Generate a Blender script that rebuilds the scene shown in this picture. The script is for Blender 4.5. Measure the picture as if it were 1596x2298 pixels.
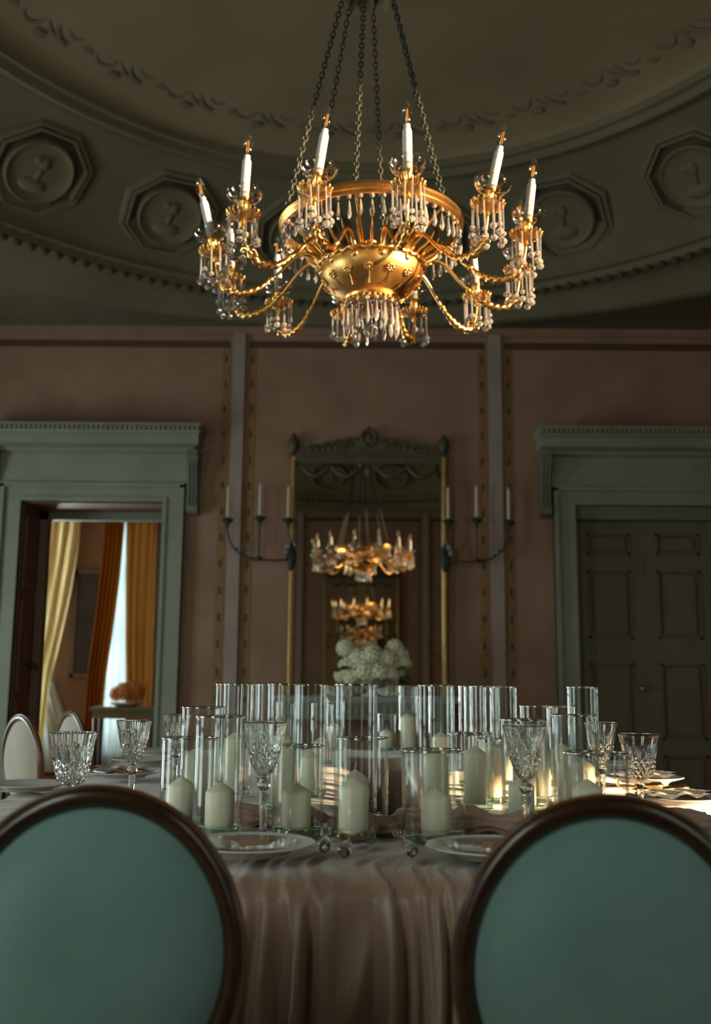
import bpy, math, random
from mathutils import Vector, Matrix, Euler, noise
PI = math.pi
random.seed(7)
scene = bpy.context.scene
for o in list(bpy.data.objects):
    bpy.data.objects.remove(o)
C = scene.collection

# ------------------------------------------------------------------ camera
F_PX, W_PX, H_PX = 2300.0, 1596.0, 2298.0
CAM_H, PITCH, YAW, ROLL = 1.11, math.radians(9.7), math.radians(0.30), math.radians(0.5)
CAM_LOC = Vector((-0.03, -4.0, CAM_H))
CAM_ROT = (Matrix.Rotation(YAW, 3, 'Z') @ Matrix.Rotation(PI / 2 + PITCH, 3, 'X') @ Matrix.Rotation(ROLL, 3, 'Z'))
cd = bpy.data.cameras.new('camera')
cam = bpy.data.objects.new('camera', cd)
C.objects.link(cam)
cam.matrix_world = Matrix.Translation(CAM_LOC) @ CAM_ROT.to_4x4()
cd.sensor_fit = 'HORIZONTAL'
cd.sensor_width = 24.0
cd.lens = F_PX / W_PX * 24.0
cd.clip_start = 0.05
cd.dof.use_dof = True
cd.dof.focus_distance = 2.9
cd.dof.aperture_fstop = 2.8
scene.camera = cam

# ------------------------------------------------------------------ light, exposure
vs = scene.view_settings
vs.view_transform = 'Standard'
vs.look = 'None'
vs.gamma = 1.0
vs.exposure = 0.5
vs.use_curve_mapping = False
world = bpy.data.worlds.new('sky')
scene.world = world
world.use_nodes = True
bg = world.node_tree.nodes['Background']
bg.inputs[0].default_value = (0.62, 0.80, 0.86, 1)
bg.inputs[1].default_value = 1.0
scene.cycles.transparent_max_bounces = 64
scene.cycles.max_bounces = 11
scene.cycles.diffuse_bounces = 4
scene.cycles.glossy_bounces = 6
scene.cycles.transmission_bounces = 10
scene.cycles.caustics_reflective = False
scene.cycles.caustics_refractive = False

SUN_DIR = Vector((0.93, -0.36, 0.12)).normalized()      # from the scene towards the sun
def light(name, kind, loc, direction, energy, color, sx=1, sy=1):
    l = bpy.data.lights.new(name, kind)
    l.energy = energy
    l.color = color
    if kind == 'AREA':
        l.shape = 'RECTANGLE'
        l.size, l.size_y = sx, sy
    o = bpy.data.objects.new(name, l)
    C.objects.link(o)
    o.location = loc
    o.rotation_euler = Vector(direction).to_track_quat('-Z', 'Y').to_euler()
    return o
sun = light('sun', 'SUN', (8, -6, 4), -SUN_DIR, 20.0, (1.0, 0.70, 0.40))
sun.data.angle = math.radians(1.2)
# daylight entering by the French windows in the wall behind the camera and the side walls; the near side one is added
light('daylight_back_window', 'AREA', (-2.42, -5.12, 2.55), (0, 1, -0.25), 48, (0.90, 1.0, 0.86), 1.2, 2.6)
light('daylight_back_window_east', 'AREA', (2.42, -5.12, 2.55), (0, 1, -0.25), 12, (1.0, 0.94, 0.72), 1.2, 2.6)
light('daylight_side_window', 'AREA', (-5.52, 2.7, 1.35), (1, 0, 0), 85, (0.74, 0.92, 1.0), 1.3, 2.2)
light('added_side_light', 'AREA', (-5.52, -1.7, 1.35), (1, 0, 0), 75, (0.86, 0.97, 0.96), 1.3, 2.2)  # added with its unseen window to brighten the candles and cloth
light('daylight_next_room', 'AREA', (-4.66, 9.30, 1.9), (0.0, -1, 0), 650, (0.90, 0.95, 0.92), 1.2, 2.8)
light('daylight_next_room_east', 'AREA', (-3.0, 9.30, 1.9), (0, -1, 0), 55, (0.85, 0.95, 1.0), 0.6, 2.8)

# ------------------------------------------------------------------ materials
MATS = {}
def new_mat(name):
    m = bpy.data.materials.new(name)
    m.use_nodes = True
    nt = m.node_tree
    for n in list(nt.nodes):
        nt.nodes.remove(n)
    out = nt.nodes.new('ShaderNodeOutputMaterial')
    MATS[name] = m
    return m, nt, out
def N(nt, kind, **kw):
    n = nt.nodes.new(kind)
    for k, v in kw.items():
        if k in n.inputs:
            n.inputs[k].default_value = v
        else:
            setattr(n, k, v)
    return n
def pbr(name, col, col2=None, scale=6.0, rough=0.6, metal=0.0, bump=0.0, bscale=40.0, sheen=0.0, spec=0.5, detail=5.0, coat=0.0, ramp=(0.35, 0.65), stretch=None):
    m, nt, out = new_mat(name)
    b = N(nt, 'ShaderNodeBsdfPrincipled')
    b.inputs['Roughness'].default_value = rough
    b.inputs['Metallic'].default_value = metal
    b.inputs['Specular IOR Level'].default_value = spec
    b.inputs['Sheen Weight'].default_value = sheen
    b.inputs['Coat Weight'].default_value = coat
    tc = N(nt, 'ShaderNodeTexCoord')
    vec = tc.outputs['Object']
    if stretch:
        mp = N(nt, 'ShaderNodeMapping')
        mp.inputs['Scale'].default_value = stretch
        nt.links.new(vec, mp.inputs['Vector'])
        vec = mp.outputs['Vector']
    if col2:
        nz = N(nt, 'ShaderNodeTexNoise')
        nz.inputs['Scale'].default_value = scale
        nz.inputs['Detail'].default_value = detail
        nz.inputs['Roughness'].default_value = 0.6
        nt.links.new(vec, nz.inputs['Vector'])
        r = N(nt, 'ShaderNodeValToRGB')
        r.color_ramp.elements[0].position, r.color_ramp.elements[1].position = ramp
        r.color_ramp.elements[0].color = (*col, 1)
        r.color_ramp.elements[1].color = (*col2, 1)
        nt.links.new(nz.outputs['Fac'], r.inputs['Fac'])
        nt.links.new(r.outputs['Color'], b.inputs['Base Color'])
    else:
        b.inputs['Base Color'].default_value = (*col, 1)
    if bump:
        n2 = N(nt, 'ShaderNodeTexNoise')
        n2.inputs['Scale'].default_value = bscale
        n2.inputs['Detail'].default_value = 4
        nt.links.new(vec, n2.inputs['Vector'])
        bp = N(nt, 'ShaderNodeBump')
        bp.inputs['Strength'].default_value = bump
        bp.inputs['Distance'].default_value = 0.01
        nt.links.new(n2.outputs['Fac'], bp.inputs['Height'])
        nt.links.new(bp.outputs['Normal'], b.inputs['Normal'])
    nt.links.new(b.outputs[0], out.inputs[0])
    return m
def thin_glass(name, tint, edge, power=3.0, base=0.04, rough=0.02, rim_tint=None):
    """clear thin-walled glass: transmits straight through, absorbs and reflects more towards grazing"""
    m, nt, out = new_mat(name)
    lw = N(nt, 'ShaderNodeLayerWeight')
    lw.inputs['Blend'].default_value = 0.5
    t = N(nt, 'ShaderNodeBsdfTransparent')
    rp_ = N(nt, 'ShaderNodeValToRGB')
    rp_.color_ramp.elements[0].position = 0.55
    rp_.color_ramp.elements[0].color = (*tint, 1)
    rp_.color_ramp.elements[1].position = 1.0
    rp_.color_ramp.elements[1].color = (*(rim_tint or tint), 1)
    nt.links.new(lw.outputs['Facing'], rp_.inputs['Fac'])
    nt.links.new(rp_.outputs['Color'], t.inputs[0])
    g = N(nt, 'ShaderNodeBsdfGlossy')
    g.inputs['Color'].default_value = (*edge, 1)
    g.inputs['Roughness'].default_value = rough
    pw = N(nt, 'ShaderNodeMath', operation='POWER')
    pw.inputs[1].default_value = power
    nt.links.new(lw.outputs['Facing'], pw.inputs[0])
    ma = N(nt, 'ShaderNodeMath', operation='MULTIPLY_ADD')
    ma.inputs[1].default_value = 0.85
    ma.inputs[2].default_value = base
    nt.links.new(pw.outputs[0], ma.inputs[0])
    mx = N(nt, 'ShaderNodeMixShader')
    nt.links.new(ma.outputs[0], mx.inputs[0])
    nt.links.new(t.outputs[0], mx.inputs[1])
    nt.links.new(g.outputs[0], mx.inputs[2])
    nt.links.new(mx.outputs[0], out.inputs[0])
    return m
def solid_glass(name, col, ior=1.5, rough=0.0):
    m, nt, out = new_mat(name)
    g = N(nt, 'ShaderNodeBsdfGlass')
    g.inputs['Color'].default_value = (*col, 1)
    g.inputs['IOR'].default_value = ior
    g.inputs['Roughness'].default_value = rough
    nt.links.new(g.outputs[0], out.inputs[0])
    return m
def sheer(name, col, trans, mix=0.55, clear=0.0):
    m, nt, out = new_mat(name)
    d = N(nt, 'ShaderNodeBsdfDiffuse')
    d.inputs[0].default_value = (*col, 1)
    t = N(nt, 'ShaderNodeBsdfTranslucent')
    t.inputs[0].default_value = (*trans, 1)
    mx = N(nt, 'ShaderNodeMixShader')
    mx.inputs[0].default_value = mix
    nt.links.new(d.outputs[0], mx.inputs[1])
    nt.links.new(t.outputs[0], mx.inputs[2])
    nt.links.new(mx.outputs[0], out.inputs[0])
    return m

pbr('pink_stucco', (0.25, 0.142, 0.088), (0.325, 0.19, 0.125), scale=2.2, rough=0.85, bump=0.25, bscale=60)
pbr('pale_stucco', (0.30, 0.225, 0.18), (0.36, 0.275, 0.225), scale=3.0, rough=0.8, bump=0.15)
pbr('border_gold', (0.20, 0.105, 0.035), (0.27, 0.15, 0.055), scale=14, rough=0.7)
pbr('border_dark', (0.085, 0.045, 0.022), rough=0.8)
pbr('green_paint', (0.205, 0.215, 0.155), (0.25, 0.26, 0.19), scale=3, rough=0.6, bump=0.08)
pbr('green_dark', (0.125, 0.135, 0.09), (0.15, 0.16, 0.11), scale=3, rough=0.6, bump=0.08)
pbr('ceiling_green', (0.132, 0.113, 0.058), (0.162, 0.141, 0.077), scale=1.6, rough=0.85, bump=0.1)
pbr('ceiling_buff', (0.215, 0.16, 0.088), (0.25, 0.19, 0.108), scale=1.3, rough=0.9, bump=0.1)
pbr('ceiling_brown', (0.062, 0.045, 0.026), (0.085, 0.062, 0.038), scale=3, rough=0.9)
pbr('scroll_paint', (0.165, 0.13, 0.072), rough=0.9)
pbr('door_green', (0.115, 0.105, 0.058), (0.14, 0.128, 0.072), scale=4, rough=0.55, stretch=(6, 6, 0.6))
pbr('door_brown', (0.13, 0.065, 0.04), (0.17, 0.085, 0.05), scale=4, rough=0.5, stretch=(6, 6, 0.6))
pbr('parquet', (0.16, 0.085, 0.04), (0.24, 0.13, 0.065), scale=5, rough=0.35, stretch=(1, 8, 1))
pbr('gilt', (0.78, 0.40, 0.10), (0.92, 0.56, 0.20), scale=30, rough=0.27, metal=1.0, bump=0.15, bscale=160)
pbr('gilt_satin', (0.70, 0.38, 0.10), (0.85, 0.52, 0.18), scale=18, rough=0.36, metal=1.0, bump=0.06, bscale=120)
pbr('old_gilt', (0.34, 0.20, 0.06), (0.48, 0.30, 0.10), scale=20, rough=0.4, metal=0.8, bump=0.2, bscale=90)
pbr('dark_gilt', (0.065, 0.055, 0.026), (0.10, 0.08, 0.036), scale=20, rough=0.6, metal=0.15, bump=0.2, bscale=90)
pbr('dark_iron', (0.022, 0.026, 0.018), (0.04, 0.042, 0.03), scale=40, rough=0.6, metal=0.2)
pbr('hub_leaf', (0.15, 0.14, 0.06), (0.21, 0.19, 0.09), scale=20, rough=0.6)
pbr('candle_sleeve', (0.55, 0.53, 0.51), (0.62, 0.60, 0.58), scale=30, rough=0.4, bump=0.1, bscale=70)
pbr('ivory_candle', (0.62, 0.56, 0.40), rough=0.5)
pbr('wood_dark', (0.020, 0.009, 0.0045), (0.048, 0.020, 0.009), scale=5, rough=0.28, stretch=(1, 1, 7), coat=0.3)
pbr('wood_warm_lit', (0.10, 0.04, 0.012), (0.17, 0.075, 0.025), scale=8, rough=0.28, coat=0.4)  # sun's amber highlights on dark wood are put into this colour
pbr('wood_gold', (0.33, 0.16, 0.05), (0.45, 0.23, 0.08), scale=8, rough=0.35, coat=0.3)
pbr('cool_lit_fabric', (0.145, 0.275, 0.255), (0.165, 0.30, 0.28), scale=9, rough=0.8, bump=0.12, bscale=420, sheen=0.3)  # pale cloth; the teal of cool daylight is put into its colour
pbr('cream_fabric', (0.48, 0.43, 0.33), (0.53, 0.48, 0.37), scale=9, rough=0.8, bump=0.12, bscale=420, sheen=0.3)
pbr('silk_rose', (0.345, 0.235, 0.175), (0.395, 0.27, 0.205), scale=5, rough=0.42, bump=0.05, bscale=300, sheen=0.5)
pbr('silk_runner', (0.36, 0.22, 0.165), (0.42, 0.265, 0.20), scale=5, rough=0.45, bump=0.05, bscale=300, sheen=0.5)
pbr('porcelain', (0.66, 0.67, 0.64), (0.70, 0.71, 0.68), scale=5, rough=0.18, coat=0.4)
pbr('card_tan', (0.42, 0.27, 0.16), rough=0.7)
pbr('napkin_white', (0.72, 0.71, 0.68), (0.76, 0.75, 0.72), scale=8, rough=0.8, bump=0.1, bscale=200)
pbr('steel', (0.62, 0.58, 0.52), rough=0.2, metal=1.0)
pbr('gold_cutlery', (0.80, 0.48, 0.18), rough=0.22, metal=1.0)
pbr('filament', (0.9, 0.45, 0.05), rough=0.5)
pbr('stone_console', (0.26, 0.28, 0.25), (0.34, 0.36, 0.32), scale=6, rough=0.4)
pbr('white_bowl', (0.66, 0.63, 0.56), (0.72, 0.69, 0.62), scale=5, rough=0.35)
pbr('petal_cream', (0.78, 0.75, 0.50), (0.88, 0.85, 0.62), scale=30, rough=0.7)
pbr('leaf_green', (0.07, 0.11, 0.04), (0.11, 0.16, 0.06), scale=20, rough=0.6)
pbr('petal_orange', (0.50, 0.20, 0.05), (0.62, 0.30, 0.08), scale=30, rough=0.7)
pbr('picture_dark', (0.02, 0.025, 0.022), (0.045, 0.05, 0.042), scale=2, rough=0.7)
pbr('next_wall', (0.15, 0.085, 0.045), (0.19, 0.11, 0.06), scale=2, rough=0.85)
def wax(name, col, col2):
    m = pbr(name, col, col2, scale=12, rough=0.45, bump=0.06, bscale=80)
    b = [n for n in m.node_tree.nodes if n.type == 'BSDF_PRINCIPLED'][0]
    b.inputs['Subsurface Weight'].default_value = 0.35
    b.inputs['Subsurface Radius'].default_value = (0.02, 0.014, 0.008)
    b.inputs['Subsurface Scale'].default_value = 0.6
    return m
wax('wax', (0.86, 0.83, 0.66), (0.90, 0.87, 0.71))
pbr('wick', (0.75, 0.72, 0.65), rough=0.9)
thin_glass('vase_glass', (0.975, 0.98, 0.97), (1, 0.98, 0.95), 4.2, 0.018, 0.03, (0.46, 0.52, 0.48))
thin_glass('vase_rim', (0.62, 0.66, 0.62), (1, 0.98, 0.95), 1.2, 0.25, 0.08)
thin_glass('vase_base', (0.60, 0.74, 0.66), (0.9, 1, 0.95), 1.6, 0.10, 0.05)
thin_glass('bulb_glass', (0.93, 0.92, 0.90), (1, 0.97, 0.92), 1.7, 0.07, 0.04)
thin_glass('plate_glass', (0.90, 0.92, 0.91), (1, 1, 1), 1.4, 0.08, 0.06)
thin_glass('window_pane', (0.93, 0.96, 0.95), (1, 1, 1), 3.0, 0.04, 0.01)
def bright_milky_crystal(name):
    m, nt, out = new_mat(name)
    g = N(nt, 'ShaderNodeBsdfGlass')
    g.inputs['Color'].default_value = (1, 0.985, 0.97, 1)
    g.inputs['IOR'].default_value = 1.55
    g.inputs['Roughness'].default_value = 0.06
    d = N(nt, 'ShaderNodeBsdfTranslucent')
    d.inputs[0].default_value = (0.95, 0.90, 0.86, 1)
    d2 = N(nt, 'ShaderNodeBsdfDiffuse')
    d2.inputs[0].default_value = (0.92, 0.88, 0.85, 1)
    m1 = N(nt, 'ShaderNodeMixShader')
    m1.inputs[0].default_value = 0.6
    m2 = N(nt, 'ShaderNodeMixShader')
    m2.inputs[0].default_value = 0.22  # white mixed in for milkiness and to imitate sparkle
    nt.links.new(d.outputs[0], m1.inputs[1])
    nt.links.new(d2.outputs[0], m1.inputs[2])
    nt.links.new(g.outputs[0], m2.inputs[1])
    nt.links.new(m1.outputs[0], m2.inputs[2])
    nt.links.new(m2.outputs[0], out.inputs[0])
bright_milky_crystal('crystal')
solid_glass('ball_glass', (1.0, 0.985, 0.97), 1.5)
solid_glass('cut_glass', (0.98, 0.99, 0.985), 1.5)
sheer('curtain_gold', (0.70, 0.60, 0.40), (0.95, 0.86, 0.62), 0.75)
sheer('curtain_ochre', (0.58, 0.38, 0.15), (0.70, 0.44, 0.16), 0.5)
sheer('curtain_amber', (0.50, 0.25, 0.06), (0.62, 0.30, 0.07), 0.5)
sheer('curtain_white', (0.72, 0.76, 0.74), (0.80, 0.86, 0.86), 0.6)
m, nt, out = new_mat('mirror_glass')
g = N(nt, 'ShaderNodeBsdfGlossy')
g.inputs['Color'].default_value = (0.62, 0.60, 0.52, 1)
g.inputs['Roughness'].default_value = 0.012
nt.links.new(g.outputs[0], out.inputs[0])
m, nt, out = new_mat('filament_glow')
e = N(nt, 'ShaderNodeEmission')
e.inputs[0].default_value = (1.0, 0.36, 0.04, 1)
e.inputs[1].default_value = 0.6  # added glow brightens the amber of bulbs taken as unlit
nt.links.new(e.outputs[0], out.inputs[0])

# ------------------------------------------------------------------ mesh helpers
class MB:
    def __init__(self):
        self.v, self.f = [], []
    def add(self, vs_, fs_, mat=None):
        b = len(self.v)
        if mat is not None:
            vs_ = [mat @ Vector(p) for p in vs_]
        self.v += [tuple(p) for p in vs_]
        self.f += [tuple(i + b for i in q) for q in fs_]
        return self
    def box(self, x0, x1, y0, y1, z0, z1, mat=None):
        return self.add([(x0, y0, z0), (x1, y0, z0), (x1, y1, z0), (x0, y1, z0), (x0, y0, z1), (x1, y0, z1), (x1, y1, z1), (x0, y1, z1)],
                        [(3, 2, 1, 0), (4, 5, 6, 7), (0, 1, 5, 4), (1, 2, 6, 5), (2, 3, 7, 6), (3, 0, 4, 7)], mat)
    def lathe(self, prof, n=24, mat=None, rad=None, sx=1.0, sy=1.0):
        vs_, rows = [], []
        for (r, z) in prof:
            if r < 1e-6:
                rows.append([len(vs_)])
                vs_.append((0, 0, z))
            else:
                row = []
                for i in range(n):
                    a = 2 * PI * i / n
                    rr = r * (rad(a, z) if rad else 1)
                    row.append(len(vs_))
                    vs_.append((rr * math.cos(a) * sx, rr * math.sin(a) * sy, z))
                rows.append(row)
        fs_ = []
        for a, b in zip(rows, rows[1:]):
            if len(a) == 1 and len(b) == 1:
                continue
            for i in range(n):
                j = (i + 1) % n
                if len(a) == 1:
                    fs_.append((a[0], b[j], b[i]))
                elif len(b) == 1:
                    fs_.append((a[i], a[j], b[0]))
                else:
                    fs_.append((a[i], a[j], b[j], b[i]))
        return self.add(vs_, fs_, mat)
    def tube(self, pts, rad, n=8, mod=None, closed=False, caps=True, flat=1.0, up=None):
        pts = [Vector(p) for p in pts]
        m_ = len(pts)
        tans = []
        for i in range(m_):
            if closed:
                t = pts[(i + 1) % m_] - pts[i - 1]
            else:
                t = pts[min(i + 1, m_ - 1)] - pts[max(i - 1, 0)]
            tans.append(t.normalized())
        t0 = tans[0]
        ref = up or (Vector((0, 0, 1)) if abs(t0.z) < 0.9 else Vector((1, 0, 0)))
        ref = Vector(ref)
        u = (ref - t0 * ref.dot(t0)).normalized()
        vs_, s = [], 0.0
        for i in range(m_):
            if i:
                s += (pts[i] - pts[i - 1]).length
                u = (u - tans[i] * u.dot(tans[i])).normalized()
            w = tans[i].cross(u)
            r = rad[i] if isinstance(rad, (list, tuple)) else rad
            for k in range(n):
                a = 2 * PI * k / n
                rr = r * (mod(s, a) if mod else 1)
                vs_.append(pts[i] + u * (math.cos(a) * rr) + w * (math.sin(a) * rr * flat))
        fs_ = []
        for i in range(m_ if closed else m_ - 1):
            j = (i + 1) % m_
            for k in range(n):
                l = (k + 1) % n
                fs_.append((i * n + k, i * n + l, j * n + l, j * n + k))
        if caps and not closed:
            fs_.append(tuple(range(n - 1, -1, -1)))
            fs_.append(tuple((m_ - 1) * n + k for k in range(n)))
        return self.add(vs_, fs_)
    def sphere(self, c, r, n=12, m_=8, sc=(1, 1, 1)):
        prof = [(r * math.sin(PI * i / m_), -r * math.cos(PI * i / m_)) for i in range(m_ + 1)]
        return self.lathe(prof, n, Matrix.Translation(c) @ Matrix.Diagonal((*sc, 1)))
    def prism(self, poly, y0, y1, mat=None):
        """polygon in x,z extruded along y"""
        n = len(poly)
        vs_ = [(x, y0, z) for x, z in poly] + [(x, y1, z) for x, z in poly]
        fs_ = [tuple(range(n)), tuple(range(2 * n - 1, n - 1, -1))]
        fs_ += [(i, n + i, n + (i + 1) % n, (i + 1) % n) for i in range(n)]
        return self.add(vs_, fs_, mat)
    def mesh(self, name, mat, smooth=True):
        me = bpy.data.meshes.new(name)
        me.from_pydata(self.v, [], self.f)
        me.validate()
        me.update()
        if mat:
            me.materials.append(MATS[mat])
        if smooth:
            me.polygons.foreach_set('use_smooth', [True] * len(me.polygons))
            if smooth != 'full':
                try:
                    me.set_sharp_from_angle(angle=math.radians(38))
                except Exception:
                    pass
        return me
    def build(self, name, mat, parent=None, smooth=True, loc=None, rot=None):
        return obj(name, self.mesh(name, mat, smooth), parent, loc, rot)
def obj(name, me, parent=None, loc=None, rot=None):
    o = bpy.data.objects.new(name, me)
    C.objects.link(o)
    if parent:
        o.parent = parent
    if loc is not None:
        o.location = loc
    if rot is not None:
        o.rotation_euler = rot
    return o
def tag(o, label=None, cat=None, group=None, kind=None):
    if label: o['label'] = label
    if cat: o['category'] = cat
    if group: o['group'] = group
    if kind: o['kind'] = kind
    return o
def empty(name, loc=(0, 0, 0), rz=0.0):
    o = bpy.data.objects.new(name, None)
    C.objects.link(o)
    o.location = loc
    o.rotation_euler = (0, 0, rz)
    o.empty_display_size = 0.1
    return o
def copy_tree(o, parent=None):
    c = o.copy()
    C.objects.link(c)
    c.parent = parent
    for ch in list(o.children):
        copy_tree(ch, c)
    return c
def at(px, depth, z):
    """world x of the point seen at column px, at a given depth from the camera and height"""
    inv = CAM_ROT.transposed()
    x = 0.0
    for _ in range(6):
        def pr(xx):
            q = inv @ (Vector((xx, CAM_LOC.y + depth, z)) - CAM_LOC)
            return W_PX / 2 + F_PX * q.x / -q.z
        p0, p1 = pr(x), pr(x + 0.01)
        x += (px - p0) / ((p1 - p0) / 0.01)
    return x
def struct(name, mb, mat, smooth=False, parent=None):
    o = mb.build(name, mat, parent, smooth)
    if not parent:
        o['kind'] = 'structure'
    return o

# ------------------------------------------------------------------ room shell
RX, RY0, RY1, RZ = 5.4, -5.0, 5.0, 4.36
T = 0.55
def wall_mesh(u0, u1, z0, z1, holes):
    """rectangles of a wall face left between holes (u0,u1,z0,z1)"""
    us = sorted({u0, u1, *[h[0] for h in holes], *[h[1] for h in holes]})
    zs = sorted({z0, z1, *[h[2] for h in holes], *[h[3] for h in holes]})
    for a, b in zip(us, us[1:]):
        for c, d in zip(zs, zs[1:]):
            mu, mz = (a + b) / 2, (c + d) / 2
            if not any(h[0] < mu < h[1] and h[2] < mz < h[3] for h in holes):
                yield a, b, c, d
DX, DX2, DHW, DTOP = 2.42, 2.50, 0.63, 2.72
mb = MB()
for a, b, c, d in wall_mesh(-RX, RX, 0, RZ, [(-DX - DHW, -DX + DHW, 0, DTOP), (DX2 - DHW, DX2 + DHW, 0, DTOP)]):
    mb.box(a, b, RY1, RY1 + T, c, d)
wall_front = struct('wall_front', mb, 'pink_stucco')
mb = MB()
for a, b, c, d in wall_mesh(-RX, RX, 0, RZ, [(-DX - DHW, -DX + DHW, 0.15, 3.95), (DX - DHW, DX + DHW, 0.15, 3.95)]):
    mb.box(a, b, RY0 - 0.3, RY0, c, d)
wall_back = struct('wall_back', mb, 'pink_stucco')
mb = MB()
for a, b, c, d in wall_mesh(RY0 - 0.3, RY1 + T, 0, RZ, [(2.0, 3.4, 0.2, 2.6), (-2.4, -1.0, 0.2, 2.6)]):
    mb.box(-RX - 0.3, -RX, a, b, c, d)
wall_left = struct('wall_left', mb, 'pink_stucco')
SW = (-3.05, -1.40)         # the sun window; an added unseen panel blocks its middle
mb = MB()
for a, b, c, d in wall_mesh(RY0 - 0.3, RY1 + T, 0, RZ, [(SW[0], SW[1], 0.2, 4.25)]):
    mb.box(RX, RX + 0.3, a, b, c, d)
wall_right = struct('wall_right', mb, 'pink_stucco')
mb = MB().box(-RX - 0.4, RX + 0.4, RY0 - 0.4, 9.6, -0.12, 0)
struct('floor', mb, 'parquet')

# painted borders and pilaster strips of the end walls
def wall_decor(wall, y, s):
    """s = +1: on the front wall facing -y;  -1: on the back wall"""
    def strip(name, x0, x1, z0, z1, depth, mat):
        ya, yb = sorted((y, y - s * depth))
        return MB().box(x0, x1, ya, yb, z0, z1).build(name, mat, wall, False)
    for x in (-1.15, 1.18):
        strip('pilaster_strip', x - 0.055, x + 0.055, 0.0, 4.30, 0.035, 'pale_stucco')
    strip('cornice_fillet', -RX, RX, 4.29, RZ, 0.03, 'pink_stucco')
    for (xa, xb) in ((-5.2, -1.27), (-1.03, 1.06), (1.30, 5.2)):
        strip('painted_border', xa - 0.032, xb + 0.032, 4.165, 4.23, 0.004, 'border_dark')
        for x in (xa, xb):
            if abs(x) < 2:
                strip('painted_border', x - 0.035, x + 0.035, 0.9, 4.165, 0.004, 'border_gold')
                mb_ = MB()
                for k in range(14):
                    z = 1.0 + k * 0.235
                    yy = y - s * 0.0065
                    hw, hh = 0.016, 0.04
                    mb_.prism([(x, z - hh), (x + hw, z - hh * .5), (x + hw * .6, z), (x + hw, z + hh * .5), (x, z + hh), (x - hw, z + hh * .5), (x - hw * .6, z), (x - hw, z - hh * .5)], yy, y)
                mb_.build('border_motifs', 'border_dark', wall, False)
wall_decor(wall_front, RY1, 1)
wall_decor(wall_back, RY0, -1)

# ceiling: flat spandrels, coved oval ring, medallion band, shallow vault
NE = 160
def ell(a, b, z, n=NE):
    return [(a * math.cos(2 * PI * i / n), b * math.sin(2 * PI * i / n), z) for i in range(n)]
def loft(mb, loops):
    n = len(loops[0])
    base = []
    for lp in loops:
        base.append(lp)
    vs_ = [p for lp in base for p in lp]
    fs_ = []
    for k in range(len(base) - 1):
        for i in range(n):
            j = (i + 1) % n
            fs_.append((k * n + i, k * n + j, (k + 1) * n + j, (k + 1) * n + i))
    return mb.add(vs_, fs_)
def rect_loop(z, n=NE):
    pts = []
    for i in range(n):
        a = 2 * PI * i / n
        ca, sa = math.cos(a), math.sin(a)
        k = min((RX + 0.3) / max(abs(ca), 1e-6), (RY1 + 0.3) / max(abs(sa), 1e-6))
        pts.append((ca * k, sa * k, z))
    return pts
mb = MB()
loft(mb, [rect_loop(RZ), ell(5.15, 4.93, RZ), ell(5.08, 4.9, RZ - 0.03), ell(4.95, 4.87, RZ)])
ceiling = struct('ceiling', mb, 'ceiling_green', 'full')
mb = MB()
prof = []
for k in range(9):
    t = k / 8
    prof.append(ell(4.95 + (4.05 - 4.95) * t, 4.87 + (4.80 - 4.87) * t, RZ + 0.16 * math.sin(t * PI / 2)))
loft(mb, prof)
struct('oval_cove', mb, 'ceiling_green', 'full', ceiling)
mb = MB()
loft(mb, [ell(4.05, 4.80, 4.52), ell(4.0, 4.76, 4.49), ell(3.95, 4.72, 4.50), ell(3.93, 4.70, 4.55), ell(3.88, 4.65, 4.56), ell(3.88, 4.65, 4.60)])
struct('oval_moulding', mb, 'ceiling_green', False, ceiling)
mb = MB()
for i in range(230):
    a = 2 * PI * i / 230
    mb.sphere((3.965 * math.cos(a), 4.735 * math.sin(a), 4.485), 0.034, 8, 5)
tag(struct('bead_moulding', mb, 'ceiling_brown', True, ceiling), kind='stuff')
BA0, BB0, BZ0, BA1, BB1, BZ1 = 3.88, 4.65, 4.60, 3.10, 3.78, 5.20
def band_pt(a, t):
    bulge = 0.10 * math.sin(t * PI)
    return Vector(((BA0 + (BA1 - BA0) * t + bulge * .6) * math.cos(a), (BB0 + (BB1 - BB0) * t + bulge * .6) * math.sin(a), BZ0 + (BZ1 - BZ0) * t + bulge * .5))
mb = MB()
loft(mb, [[tuple(band_pt(2 * PI * i / NE, k / 8)) for i in range(NE)] for k in range(9)])
struct('medallion_band', mb, 'ceiling_green', 'full', ceiling)
mb = MB()
loft(mb, [ell(3.10, 3.78, 5.20), ell(3.08, 3.75, 5.14), ell(3.02, 3.69, 5.13), ell(2.99, 3.66, 5.18), ell(2.95, 3.62, 5.185), ell(2.93, 3.60, 5.23)])
struct('vault_moulding', mb, 'ceiling_green', False, ceiling)
mb = MB()
loops = []
for k in range(13):
    t = k / 12
    q = math.cos(t * PI / 2 * 0.985)
    loops.append(ell(2.96 * q, 3.63 * q, 5.20 + 0.38 * math.sin(t * PI / 2)))
loft(mb, loops)
struct('vault', mb, 'ceiling_buff', 'full', ceiling)
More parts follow.
